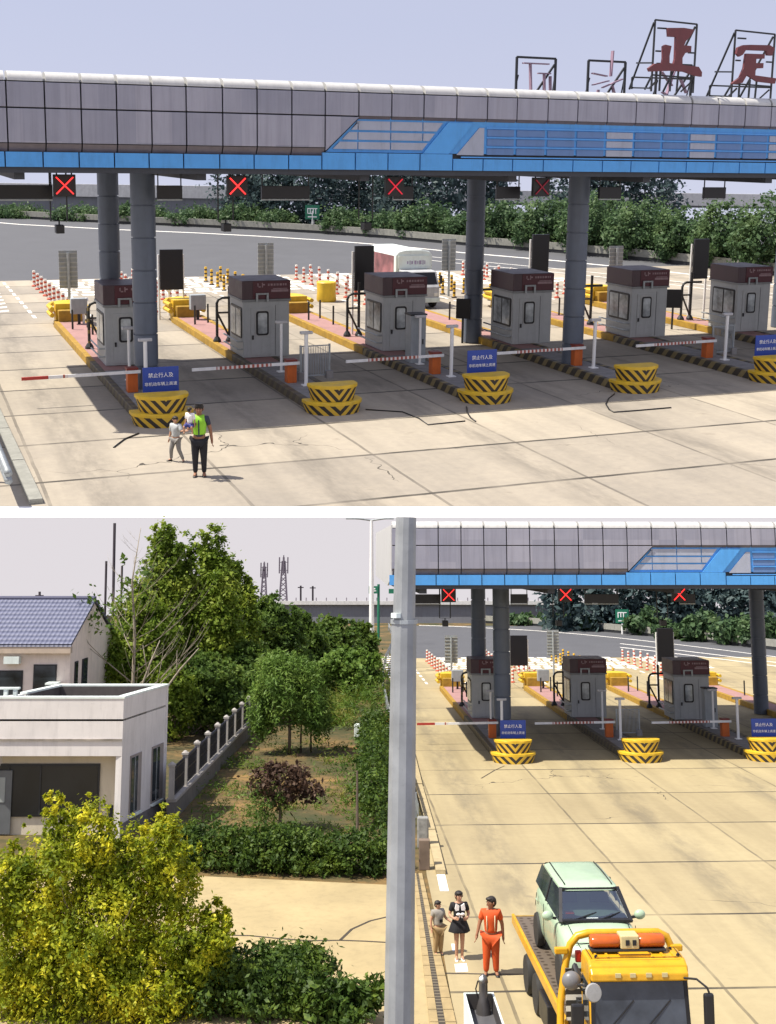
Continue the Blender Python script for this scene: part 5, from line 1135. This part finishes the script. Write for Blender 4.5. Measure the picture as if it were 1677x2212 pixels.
for k, (x, yb, yt, Y, r, lab) in enumerate(((248, 1320, 1130, 66, .085, 'tallest dark pole behind the bare tree'), (230, 1310, 1212, 66, .07, 'middle dark pole behind the bare tree'), (264, 1320, 1222, 70, .07, 'shorter dark pole behind the poplar'), (650, 1302, 1265, 200, .16, 'dark stub pole on the elevated road near the masts'), (676, 1302, 1266, 200, .16, 'second dark stub pole on the elevated road'), (86, 1292, 1278, 90, .1, 'tiny pole above the tiled roof ridge'))):
    a, b = lowY(x, yb, Y), lowY(x, yt, Y); mb = MB(); mb.tube([Vector((a.x, Y, min(a.z, 0 if k < 3 else a.z))), b], r, 6)
    if k > 2: mb.bar(b + Vector((-r * 3, 0, -.3)), b + Vector((r * 3, 0, -.3)), r)
    one(mb, 'utility_pole', mat('dark_pole', lin(80, 70, 80, .6), .7), lab, 'pole', SL)
t = thing('viaduct', 'grey elevated road with pale railing behind the dark trees and the steel pole', 'viaduct', SL)
zt, z0 = lowY(700, 1306, 158).z, -1.0; zp = lowY(700, 1298, 158).z
MB().bx(-22, 30, 158, 161, z0, zt).build('girder', M_VIAD, t); MB().bx(-22, 30, 157.6, 158, zt, zp).build('parapet', mat('pale_parapet', (.62, .62, .62), .8), t)
mb = MB()
for k in range(40): x = -21 + k * 1.3; mb.bx(x, x + .12, 157.7, 157.82, zp, zp + .42)
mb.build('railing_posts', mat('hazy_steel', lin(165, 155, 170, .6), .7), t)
FPl = [(820, 1343), (905, 1341), (980, 1343), (1060, 1347), (1150, 1352), (1240, 1359), (1340, 1368), (1450, 1379), (1560, 1391), (1680, 1405), (1800, 1418)]
bp = [low(*p) for p in FPl]
t = thing('road_barrier', 'pale concrete barrier curving along the far road behind the steel pole', 'barrier', SL)
mb = MB(); ribbon(mb, bp, .30, .95, .5); mb.build('barrier_wall', M_CONC, t); mb = MB(); ribbon(mb, [p + Vector((0, .1, 0)) for p in bp], 0, .30, .3); mb.build('barrier_base', M_DARK, t)
mb = MB()
for off in (10, 22, 30):
    ep = [low(x, y + off + max(0, x - 1300) * .012) for x, y in FPl if x > (900 if off == 10 else 1330)]
    for p, q in zip(ep, ep[1:]): mb.quad(p + Vector((0, -.4, .012)), q + Vector((0, -.4, .012)), q + Vector((0, .4, .012)), p + Vector((0, .4, .012)))
setting(mb, 'road_edge_lines', M_LINE, SL, fix=False)
WB = []
for k in range(16): x = 1215 + k * 32; q = lowY(x, 1340, 142); WB.append((q.x, 142, 2.4, 2.4, 1.8, 4.2 + R.uniform(-.5, 1.2)))
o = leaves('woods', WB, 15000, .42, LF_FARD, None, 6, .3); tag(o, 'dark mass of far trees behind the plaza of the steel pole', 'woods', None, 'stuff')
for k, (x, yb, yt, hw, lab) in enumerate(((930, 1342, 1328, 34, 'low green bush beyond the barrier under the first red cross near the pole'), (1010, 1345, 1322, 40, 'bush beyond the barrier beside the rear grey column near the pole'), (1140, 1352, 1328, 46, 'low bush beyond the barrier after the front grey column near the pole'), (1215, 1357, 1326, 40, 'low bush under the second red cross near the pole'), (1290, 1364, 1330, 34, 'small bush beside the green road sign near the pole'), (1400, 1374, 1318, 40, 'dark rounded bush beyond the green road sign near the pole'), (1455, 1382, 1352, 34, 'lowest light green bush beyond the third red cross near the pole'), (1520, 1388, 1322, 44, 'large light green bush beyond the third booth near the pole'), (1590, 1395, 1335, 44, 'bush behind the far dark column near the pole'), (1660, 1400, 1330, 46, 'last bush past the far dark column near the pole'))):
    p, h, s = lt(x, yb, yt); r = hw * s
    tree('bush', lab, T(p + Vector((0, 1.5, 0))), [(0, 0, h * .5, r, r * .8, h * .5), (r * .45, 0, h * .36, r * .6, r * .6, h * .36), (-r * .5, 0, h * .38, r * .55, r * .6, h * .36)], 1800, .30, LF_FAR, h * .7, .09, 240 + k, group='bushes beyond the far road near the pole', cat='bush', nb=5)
# concrete stub and wall by the guard rail
p = low(815, 1590); one(MB().bx(-1.1, 1.3, -.3, .3, 0, .55), 'low_wall', M_WHITE, 'short white low wall above the tall hedge by the guard rail', 'wall', T(p), bevel=.02)
p = low(848, 1590); one(MB().bx(-.28, .28, -.25, .25, 0, 1.0), 'gate_stub', M_YELD, 'square yellow stained stub beside the low white wall', 'post', T(p), bevel=.02)

# ------------------------------------------------------------------ tow truck, car, people
g = NG('tread_deck'); vr = g.n('TexVoronoi'); vr.inputs['Scale'].default_value = 5.5; vr.inputs['Randomness'].default_value = 0.25; g.l(g.obj(), vr.inputs['Vector'])
M_DECK = g.set(g.mix(g.math('MULTIPLY', g.noise(2, 4), .5), g.ramp(vr.outputs['Distance'], [(.20, (.012, .011, .01)), (.30, (.13, .11, .09))]), (.20, .13, .08)), .6, .2)
M_TYEL = mat('truck_yellow', (.62, .33, .012), .32, var=.12, scale=2, grime=.45)
M_CAR = mat('pale_mint_paint', lin(206, 233, 202, .60), .20, var=.03, grime=.12)
M_AMB = mat('amber_lens', (.46, .095, .012), .18, var=.12, scale=9)
M_CREAM = mat('cream_plastic', lin(245, 228, 170, .6), .4, var=.03)
g = NG('car_glass'); tr = g.n('BsdfTransparent'); tr.inputs[0].default_value = (.55, .62, .66, 1); gl = g.n('BsdfGlossy'); gl.inputs['Roughness'].default_value = .05; gl.inputs[0].default_value = (.75, .85, 1, 1)
fr_ = g.n('Fresnel'); fr_.inputs[0].default_value = 1.7; ms = g.n('MixShader'); g.l(g.math('ADD', fr_.outputs[0], .14), ms.inputs[0]); g.l(tr.outputs[0], ms.inputs[1]); g.l(gl.outputs[0], ms.inputs[2]); g.l(ms.outputs[0], g.t.nodes['Material Output'].inputs[0]); M_CGL = g.m
TW = T((3.81, 19.15, 0)) @ RZ(2.6)
t = thing('tow_truck', 'yellow flatbed tow truck with amber light bar carrying a pale green car', 'tow truck', TW)
prof = [(.02, .55), (0, 1.30), (.20, 2.06), (.10, 2.20), (.16, 2.30), (.40, 2.36), (1.28, 2.38), (1.42, 2.25), (1.46, .6)]
mb = MB(); mb.prism(prof, -.81, .81, 'x'); cab = mb.build('cab', M_TYEL, t, bevel=.045); cab.location = (.12, .68, 0); cab.scale = (.96, .50, 1.0)
mb = MB()
for k in range(8):
    x = -.64 + k * .183
    if 2 <= k <= 4: mb.bx(x - .022, x + .022, 1.0, 1.30, 2.365, 2.40)
    else: mb.bx(x - .022, x + .022, .42, 1.28, 2.35, 2.392)
mb.bx(-.25, .25, .55, .95, 2.35, 2.405); mb.build('roof_ribs', M_TYEL, cab, bevel=.012)
MB().prism([(-.04, 2.10), (-.02, 2.20), (.14, 2.27), (.24, 2.20), (.16, 2.08)], -.79, .79, 'x').build('sun_visor', M_TYEL, cab, bevel=.02)
mb = MB()
for x in (-.36, -.12, .14, .40): mb.bx(x - .045, x + .045, -.055, -.02, 2.155, 2.215)
mb.split('marker_lamp', M_CREAM, cab)
MB().quad((-.76, .005, 1.34), (.76, .005, 1.34), (.74, .165, 2.06), (-.74, .165, 2.06)).build('windshield', mat('truck_glass', (.05, .06, .08), .05, var=.6, scale=1.6, grime=0), cab)  # mottled glass colour stands in for windshield reflections
mb = MB()
for s in (-1, 1): mb.bar((s * .78, -.005, 1.32), (s * .755, .165, 2.09), .06, .04)
mb.split('windshield_pillar', M_BLACK, cab)
for s in (-1, 1):
    MB().prism([(.20, 1.40), (.34, 2.02), (1.15, 2.04), (1.15, 1.40)], s * .812, s * .822, 'x').build('side_window', M_GLASS, cab)
    MB().bx(s * .70 - .16, s * .70 + .16, -.05, .03, .78, .98).build('headlight', mat('lamp_glass', (.7, .7, .66), .2), cab, bevel=.02)
mb = MB()
for pl in ([(-.26, .54), (.26, .54), (.26, .96), (-.26, .96), (-.26, .54)], [(-.74, .40), (-.74, 1.26)], [(.74, .40), (.74, 1.26)], [(-.70, .34), (.70, .34)]): mb.tube([(x, y, 2.40 if abs(x) < .5 else 2.385) for x, y in pl], .008, 4)
mb.build('roof_seams', mat('dark_seam', (.10, .05, .01), .7), cab)
for x, y in ((-.66, .45), (-.62, 1.15), (.70, .5), (.66, 1.1)): MB().lathe([(.028, 0), (.028, .03), (.012, .045)], 8, (x, y, 2.375)).build('roof_bolt', M_BLACK, cab)
mb = MB(); mb.tube([(-.5, -.01, 1.42), (-.1, .10, 1.80)], .012, 5); mb.tube([(.1, -.01, 1.42), (.5, .10, 1.80)], .012, 5); mb.split('wiper', M_BLACK, cab)
MB().bx(-.5, .5, -.03, .02, .72, 1.05).build('grille', M_BLACK, cab); MB().bx(-.86, .86, -.14, .1, .42, .68).build('bumper', M_TYEL, t, bevel=.03)
lb = MB().bx(-.55, .65, 1.06, 1.34, 2.40, 2.44).build('light_bar', M_DARK, t, bevel=.01)
def lens(x0, x1, m, nm):
    ring = lambda x, k: [Vector((x, 1.20 + .135 * k * math.cos(a), 2.535 + .10 * k * math.sin(a))) for a in [2 * math.pi * i / 16 for i in range(16)]]
    MB().loft([ring(x0, .8), ring(x0 + .03, 1), ring(x1 - .03, 1), ring(x1, .8)]).build(nm, m, lb, smooth=50)
lens(-.54, -.08, M_AMB, 'amber_lens'); lens(.22, .64, M_AMB, 'amber_lens')
MB().bx(-.08, .22, 1.06, 1.34, 2.44, 2.645).build('cream_centre', M_CREAM, lb, bevel=.02); mb = MB(); mb.bx(.0, .06, 1.045, 1.059, 2.50, 2.58); mb.bx(.11, .17, 1.045, 1.059, 2.50, 2.58); mb.split('speaker_hole', M_BLACK, lb)
arch = [(-.98, 1.55, 1.0), (-.94, 1.70, 1.45), (-.82, 1.80, 2.05), (-.74, 1.82, 2.30), (-.62, 1.82, 2.43), (-.45, 1.82, 2.47), (.72, 1.82, 2.47), (.86, 1.82, 2.40), (.93, 1.82, 2.24), (1.0, 1.80, 1.9), (1.02, 1.7, 1.2)]
MB().tube(arch, .062, 10).build('guard_arch', M_TYEL, t, smooth=40); mb = MB(); mb.box((-.90, 1.78, 2.22), (.22, .10, .10)); mb.box((1.0, 1.78, 2.24), (.20, .10, .10)); mb.split('arch_bracket', M_TYEL, t, bevel=.02)
MB().bx(-.66, -.56, 1.80, 1.88, 2.02, 2.2).build('red_work_lamp', mat('red_lens', (.5, .03, .02), .3), t, bevel=.02)
mb = MB(); mb.bx(-.808, .808, 1.95, 7.6, 1.02, 1.11); bed = mb.build('flat_bed', M_DECK, t)
for s in (-1, 1):
    MB().bx(s * .84 - .03, s * .84 + .03, 1.75, 7.62, .98, 1.17).build('side_rail', M_TYEL, bed, bevel=.015)
MB().bx(-.81, .81, 7.6, 7.66, .98, 1.12).build('tail_rail', mat('worn_dark_yellow', (.32, .2, .04), .6, var=.4, scale=6), bed)
mb = MB(); mb.bx(-.5, .5, .2, 7.3, .55, .95); mb.build('chassis', M_DARK, t)
MB().bx(-.86, -.60, 1.64, 1.68, 1.20, 1.98).build('hazard_plate', stripes('black_white_hazard', 'kerb', (.72, .72, .66), (.02, .02, .02), .17, 1.0, .5, .1), t)
mb = MB(); mb.tube([(-.55, 1.62, 1.25), (.3, 1.62, 1.25)], .16, 12); mb.box((-.62, 1.6, 1.3), (.16, .3, .5)); mb.box((.4, 1.6, 1.3), (.16, .3, .5)); mb.tube([(-.70, 1.2, 1.95), (-.75, 1.4, 2.1), (-.8, 1.5, 1.8)], .05, 6); mb.build('winch', M_DARK, t)
for y in (.75, 5.3, 6.4):
    for s in (-1, 1):
        w = MB(); w.lathe([(.2, -.12), (.34, -.12), (.37, -.07), (.37, .07), (.34, .12), (.2, .12)], 24); o = w.build('wheel', M_TYRE, t, smooth=40); o.rotation_euler = (0, math.pi / 2, 0); o.location = (s * .66, y, .37)
        MB().lathe([(.05, -.10), (.20, -.10), (.21, .11), (.05, .11)], 16).build('rim', M_RIM, o, smooth=40)
MB().bx(-.92, -.70, 3.1, 4.0, .45, .9).build('tool_box', M_BLACK, t, bevel=.02)
mb = MB()
for k in range(6): mb.add([(-.985, 1.9 + k * .09, .98 + .1), (-.985, 1.95 + k * .09, 1.08), (-.985, 2.03 + k * .09, 1.2), (-.985, 1.98 + k * .09, 1.2)], [(0, 1, 2, 3)])
mm = MB(); mm.tube([(-.72, .65, 1.9), (-.88, .5, 2.12), (-.80, .30, 2.16)], .018, 6); mm.build('mirror_arm', M_BLACK, t); o = MB().lathe([(.02, -.03), (.12, -.025), (.135, 0), (.12, .03), (.02, .035)], 20).build('round_mirror', mat('mirror_grey', (.30, .30, .30), .3), t, smooth=40); o.rotation_euler = (math.pi / 2 - .2, 0, .2); o.location = (-.70, .26, 2.08)
MB().ball((-.90, .95, 2.03), (.15, .11, .14), n=14, k=10).build('lamp_pod', mat('pod_grey', (.16, .16, .17), .4), t, smooth=True)
MB().bx(-1.02, -.82, .36, .44, 1.45, 1.88).build('side_mirror', M_BLACK, t, bevel=.03)
mm = MB(); mm.tube([(.80, .65, 2.14), (.95, .5, 2.17), (1.08, .4, 2.08), (1.12, .4, 1.98)], .018, 6); mm.build('mirror_arm', M_BLACK, t); MB().bx(1.02, 1.18, .36, .45, 1.45, 2.0).build('side_mirror', M_BLACK, t, bevel=.035)
# car
CW = TW @ T((.06, 2.62, 1.11)) @ Matrix.Diagonal((.87, 1, 1, 1))
t = thing('green_car', 'pale mint green hatchback car loaded on the yellow flatbed truck', 'car', CW)
def sec(y, zb, zt, w):
    h = [(0, zt), (w * .55, zt - .005), (w * .86, zt - .04), (w * .97, zt - .14), (w, zt - .32), (w * .985, (zb + zt) / 2 - .1), (w * .96, zb + .10), (w * .82, zb)]
    return [Vector((x, y, z)) for x, z in h] + [Vector((-x, y, z)) for x, z in reversed(h[1:])]
mb = MB(); mb.loft([sec(0, .30, .66, .60), sec(.05, .22, .80, .70), sec(.22, .20, .93, .78), sec(.6, .20, 1.00, .81), sec(1.0, .20, 1.06, .82), sec(1.6, .20, 1.08, .82), sec(2.6, .20, 1.08, .82), sec(3.3, .20, 1.08, .80), sec(3.65, .22, 1.04, .74), sec(3.78, .30, .9, .66)])
body = mb.build('body', M_CAR, t, smooth=True, sub=2)
mb = MB()
for s in (-1, 1):
    mb.tube([(s * .823, .98, .95), (s * .832, .95, .55), (s * .815, 1.0, .30)], .008, 4); mb.tube([(s * .828, 2.22, 1.0), (s * .835, 2.22, .6), (s * .815, 2.2, .30)], .008, 4); mb.tube([(s * .825, 3.0, 1.0), (s * .815, 3.25, .7)], .008, 4)
    mb.tube([(s * .62, .96, 1.062), (s * .60, .5, .992), (s * .52, .12, .86)], .008, 4)
mb.tube([(-.6, .20, .90), (.6, .20, .90)], .008, 4); mb.build('panel_gaps', M_BLACK, t)
for s in (-1, 1):
    for y in (1.95, 2.9): MB().bx(s * .835 - .012, s * .835 + .012, y, y + .16, .86, .89).build('door_handle', M_CAR, t, bevel=.005)
mb = MB(); mb.tube([(-.45, .93, 1.075), (.05, 1.10, 1.15)], .012, 5); mb.tube([(.1, .93, 1.075), (.55, 1.10, 1.15)], .012, 5); mb.split('wiper', M_BLACK, t)
ra, rb, rc, rd = (.60, 1.52, 1.47), (.60, 3.36, 1.47), (.73, .96, 1.05), (.72, 3.62, 1.06)
mb = MB(); rr = lambda z, k, y0, y1: [Vector((sx2 * .66 * k - (sx2 * .14 * (1 - abs(c))), 0, 0)) for sx2, c in ()]
def rring(z, hw, y0, y1, r=.16, n=4):
    return [Vector((sa * (hw - r) + r * math.cos(a), (y1 - r if sb > 0 else y0 + r) + r * math.sin(a), z)) for sa, sb, a0 in ((1, 1, 0), (-1, 1, 90), (-1, -1, 180), (1, -1, 270)) for a in [math.radians(a0 + 90 * i / n) for i in range(n + 1)]]
mb.loft([rring(1.43, .625, 1.46, 3.30), rring(1.475, .615, 1.48, 3.28), rring(1.52, .55, 1.58, 3.18), rring(1.545, .38, 1.78, 2.95)]); mb.build('roof', M_CAR, t, smooth=40)
mb = MB()
for s in (-1, 1): mb.tube([(s * .50, 1.56, 1.522), (s * .51, 2.4, 1.535), (s * .50, 3.1, 1.53)], .014, 6)
mb.build('roof_strip', M_BLACK, t)
MB().quad((-rc[0] + .04, rc[1], rc[2]), (rc[0] - .04, rc[1], rc[2]), (ra[0] - .04, ra[1] - .01, ra[2] - .02), (-ra[0] + .04, ra[1] - .01, ra[2] - .02)).build('windshield', M_CGL, t)
MB().quad((-.66, 3.66, 1.06), (.66, 3.66, 1.06), (.54, 3.40, 1.46), (-.54, 3.40, 1.46)).build('rear_window', M_GLASS, t)
for s in (-1, 1):
    MB().add([(s * .765, 1.0, 1.05), (s * .765, 2.2, 1.06), (s * .635, 2.2, 1.45), (s * .62, 1.52, 1.45)], [(0, 1, 2, 3)]).build('side_window', M_GLASS, t)
    MB().add([(s * .765, 2.26, 1.06), (s * .74, 3.55, 1.07), (s * .62, 3.36, 1.45), (s * .635, 2.26, 1.45)], [(0, 1, 2, 3)]).build('side_window', M_GLASS, t)
    mb = MB(); mb.bar((s * rc[0], rc[1] - .03, rc[2] - .02), (s * ra[0], ra[1] - .02, ra[2]), .07, .05); mb.bar((s * .77, 2.23, 1.05), (s * .63, 2.23, 1.46), .06, .04); mb.split('pillar', M_BLACK, t)
    MB().ball((s * .96, 1.12, 1.10), (.12, .075, .085), n=14, k=10).build('door_mirror', M_CAR, t, smooth=True); MB().bar((s * .78, 1.12, 1.05), (s * .9, 1.12, 1.07), .04).build('mirror_arm', M_BLACK, t)
    MB().ball((s * .60, .13, .78), (.14, .08, .09), n=14, k=8).build('headlight', mat('lamp_glass', (.7, .7, .66), .2), t, smooth=True)
    for y in (.72, 3.05):
        w = MB(); w.lathe([(.17, -.09), (.29, -.09), (.31, -.05), (.31, .05), (.29, .09), (.17, .09)], 24); o = w.build('wheel', M_TYRE, t, smooth=40); o.rotation_euler = (0, math.pi / 2, 0); o.location = (s * .76, y, .31); MB().lathe([(.03, -.07), (.19, -.07), (.2, .095), (.03, .095)], 16).build('rim', M_RIM, o, smooth=40)
mb = MB(); mb.bar((-.70, .93, 1.065), (.70, .93, 1.065), .12, .035); mb.bar((-.59, 1.49, 1.462), (.59, 1.49, 1.462), .05, .03); mb.build('windshield_trim', M_BLACK, t)
mb = MB(); mb.bx(-.70, .70, 1.0, 1.35, .98, 1.06); mb.build('dashboard', mat('dash_dark', (.03, .035, .04), .7), t)
MB().bx(-.18, .06, .98, 1.03, 1.075, 1.085).build('paper_slip', M_WHITE, t)
for s in (-1, 1):
    mb = MB(); mb.loft([[Vector((s * .34 + a, 1.95 + .12 * f, .75 + .62 * f + b)) for a, b in ((-.22 * k, 0), (.22 * k, 0), (.22 * k, .02), (-.22 * k, .02))] for f, k in ((0, 1), (.75, .9), (.8, .5), (1.0, .45))]); mb.build('seat', mat('seat_grey', (.09, .10, .12), .8), t, smooth=40)
MB().bx(-.60, -.40, 1.08, 1.22, 1.065, 1.15).build('red_box', mat('dull_red', (.16, .03, .035), .6), t, bevel=.02)
# people
mw = T(low(1062, 2108)) @ RZ(-4)
H = 1.57
t, j = person('worker in bright orange overalls with reflective strips looking toward the woman', mw, H, M_SKIND, dict(elL=(-.150, .0, .655), wrL=(-.185, -.03, .515), haL=(-.195, -.04, .475), elR=(.150, .01, .65), wrR=(.160, -.01, .50), haR=(.163, -.02, .46), knL=(-.060, -.015, .285), anL=(-.070, .0, .045), toL=(-.085, -.08, .022), anR=(.065, .01, .045), toR=(.085, -.07, .022)), hair=(1.15, 0), turn=-50)
M_ORC = mat('orange_cloth', (.55, .075, .010), .75, var=.14, scale=5); M_REF = mat('reflective_strip', (.72, .62, .42), .4)
wear('overall_top', j, TORSO + SLEEVE, M_ORC, t, 1.24, .012, pos=short_sleeve(j)); wear('overall_trousers', j, LEGS, M_ORC, t, 1.30, .014); shoes(j, H, M_BLACK, t)
mb = MB()
for s in 'LR':
    c = j['kn' + s][0].lerp(j['an' + s][0], .45); mb.lathe([(.066, -.018), (.066, .018)], 14, c, caps=False)
mb.build('leg_strip', M_REF, t, smooth=True)
mb = MB(); ch = j['chest'][0]
for s in (-1, 1): mb.tube([(s * .085, -.045, 1.30), (s * .085, -.128, 1.18), (s * .082, -.13, 1.02), (s * .08, -.105, .90)], .011, 5)
mb.build('chest_strip', M_REF, t, smooth=True)
mw = T(low(993, 2074)) @ RZ(8); H = 1.42
t, j = person('woman in black short dress with white collar and bow', mw, H, M_SKIN, dict(elL=(-.150, .01, .66), wrL=(-.105, -.10, .625), haL=(-.072, -.125, .63), elR=(.150, .01, .66), wrR=(.105, -.10, .625), haR=(.072, -.125, .63), hiL=(-.045, 0, .485), knL=(-.045, -.01, .285), anL=(-.042, .012, .045), hiR=(.045, 0, .485), knR=(.045, -.01, .285), anR=(.042, .012, .045), toL=(-.055, -.07, .022), toR=(.05, -.075, .022)), hair=(1.1, 1.0), turn=10)
M_BLK = mat('black_cloth', (.010, .010, .014), .85)
wear('dress_top', j, TORSO + SLEEVE, M_BLK, t, 1.18, .008, pos=short_sleeve(j))
mb = MB(); pr_ = [(.075, .66), (.088, .60), (.125, .50), (.150, .42), (.148, .415), (.06, .5)]
vs = [[Vector((r * H * 1.08 * math.cos(a) * (1 + .05 * math.cos(6 * a)), r * H * .85 * math.sin(a) * (1 + .05 * math.cos(6 * a)), z * H)) for a in [2 * math.pi * k / 36 for k in range(36)]] for r, z in pr_]
mb.loft(vs, caps=False); mb.build('skirt', M_BLK, t, smooth=True); shoes(j, H, mat('white_shoe', (.8, .8, .8), .5), t)
mb = MB(); y0 = -.115
for s in (-1, 1):
    mb.prism([(s * .02, .80 * H), (s * .09, .835 * H), (s * .115, .76 * H), (s * .10, .73 * H), (s * .03, .735 * H)][::s], -.13, -.095, 'y'); mb.ball((s * .045, -.155, .685 * H), (.05, .025, .032), n=10, k=6); mb.prism([(0, .69 * H), (s * .03, .685 * H), (s * .045, .63 * H), (s * .015, .635 * H)][::s], -.16, -.145, 'y')
mb.build('collar_bow', M_WSH, t, smooth=30)
mw = T(low(947, 2063)) @ RZ(28); H = 1.13
t, j = person('small boy in grey t-shirt and khaki trousers beside the drain', mw, H, M_SKIN, dict(elR=(.15, -.04, .665), wrR=(.215, -.12, .61), haR=(.235, -.14, .605), elL=(-.145, .02, .66), wrL=(-.155, .0, .52), haL=(-.155, -.015, .48)), hair=(.95, 0), turn=20)
wear('shirt', j, TORSO + SLEEVE, mat('grey_tee', (.30, .28, .25), .8), t, 1.3, .012, pos=short_sleeve(j)); wear('trousers', j, LEGS, mat('khaki_cloth', (.36, .25, .12), .8), t, 1.4, .012); shoes(j, H, M_BLACK, t)
MB().bx(-.03, .05, -.125, -.118, .70, .76).build('shirt_print', M_BLACK, t)
# roadside box with stack in the near corner
p = low(1036, 2140, 1.2); p.z = 0
t = thing('open_metal_box', 'open topped white metal box holding a metal stack at the bottom of the road edge', 'box', T(p) @ RZ(2))
mb = MB(); w, d, H = .26, .75, 1.12; y0 = .12
for x0, x1, a, b in ((-w, -w + .03, -2 * d, y0), (w - .03, w, -2 * d, y0), (-w, w, y0, y0 + .03), (-w, w, -2 * d - .03, -2 * d)): mb.bx(x0, x1, a, b, 0, H)
mb.build('box_shell', M_WHITE, t); mb = MB()
for x0, x1, a, b in ((-w + .031, -w + .04, -2 * d, y0 - .01), (w - .04, w - .031, -2 * d, y0 - .01), (-w + .04, w - .04, y0 - .012, y0 - .002)): mb.bx(x0, x1, a, b, .86, H - .01)
mb.split('dark_lining', mat('lining_dark', (.05, .045, .045), .6), t); MB().bx(-w + .03, w - .03, -2 * d, y0, .75, .85).build('inner_tray', mat('inner_grey', (.10, .10, .11), .4), t)
mb = MB(); mb.lathe([(.13, .8), (.12, .95), (.075, 1.10), (.075, 1.34), (.085, 1.36), (.07, 1.44), (.03, 1.48)], 14, (.06, -.06, 0)); mb.build('stack', mat('stack_metal', (.16, .15, .15), .35, .6), t, smooth=40)
mb = MB(); mb.tube([(-.03, -.06, 1.1), (-.07, -.06, 1.25), (-.03, -.06, 1.38)], .012, 6); mb.build('stack_handle', M_BLACK, t); MB().ball((.03, -.10, 1.42), .045, n=10, k=8).build('white_knob', M_WHITE, t, smooth=True)
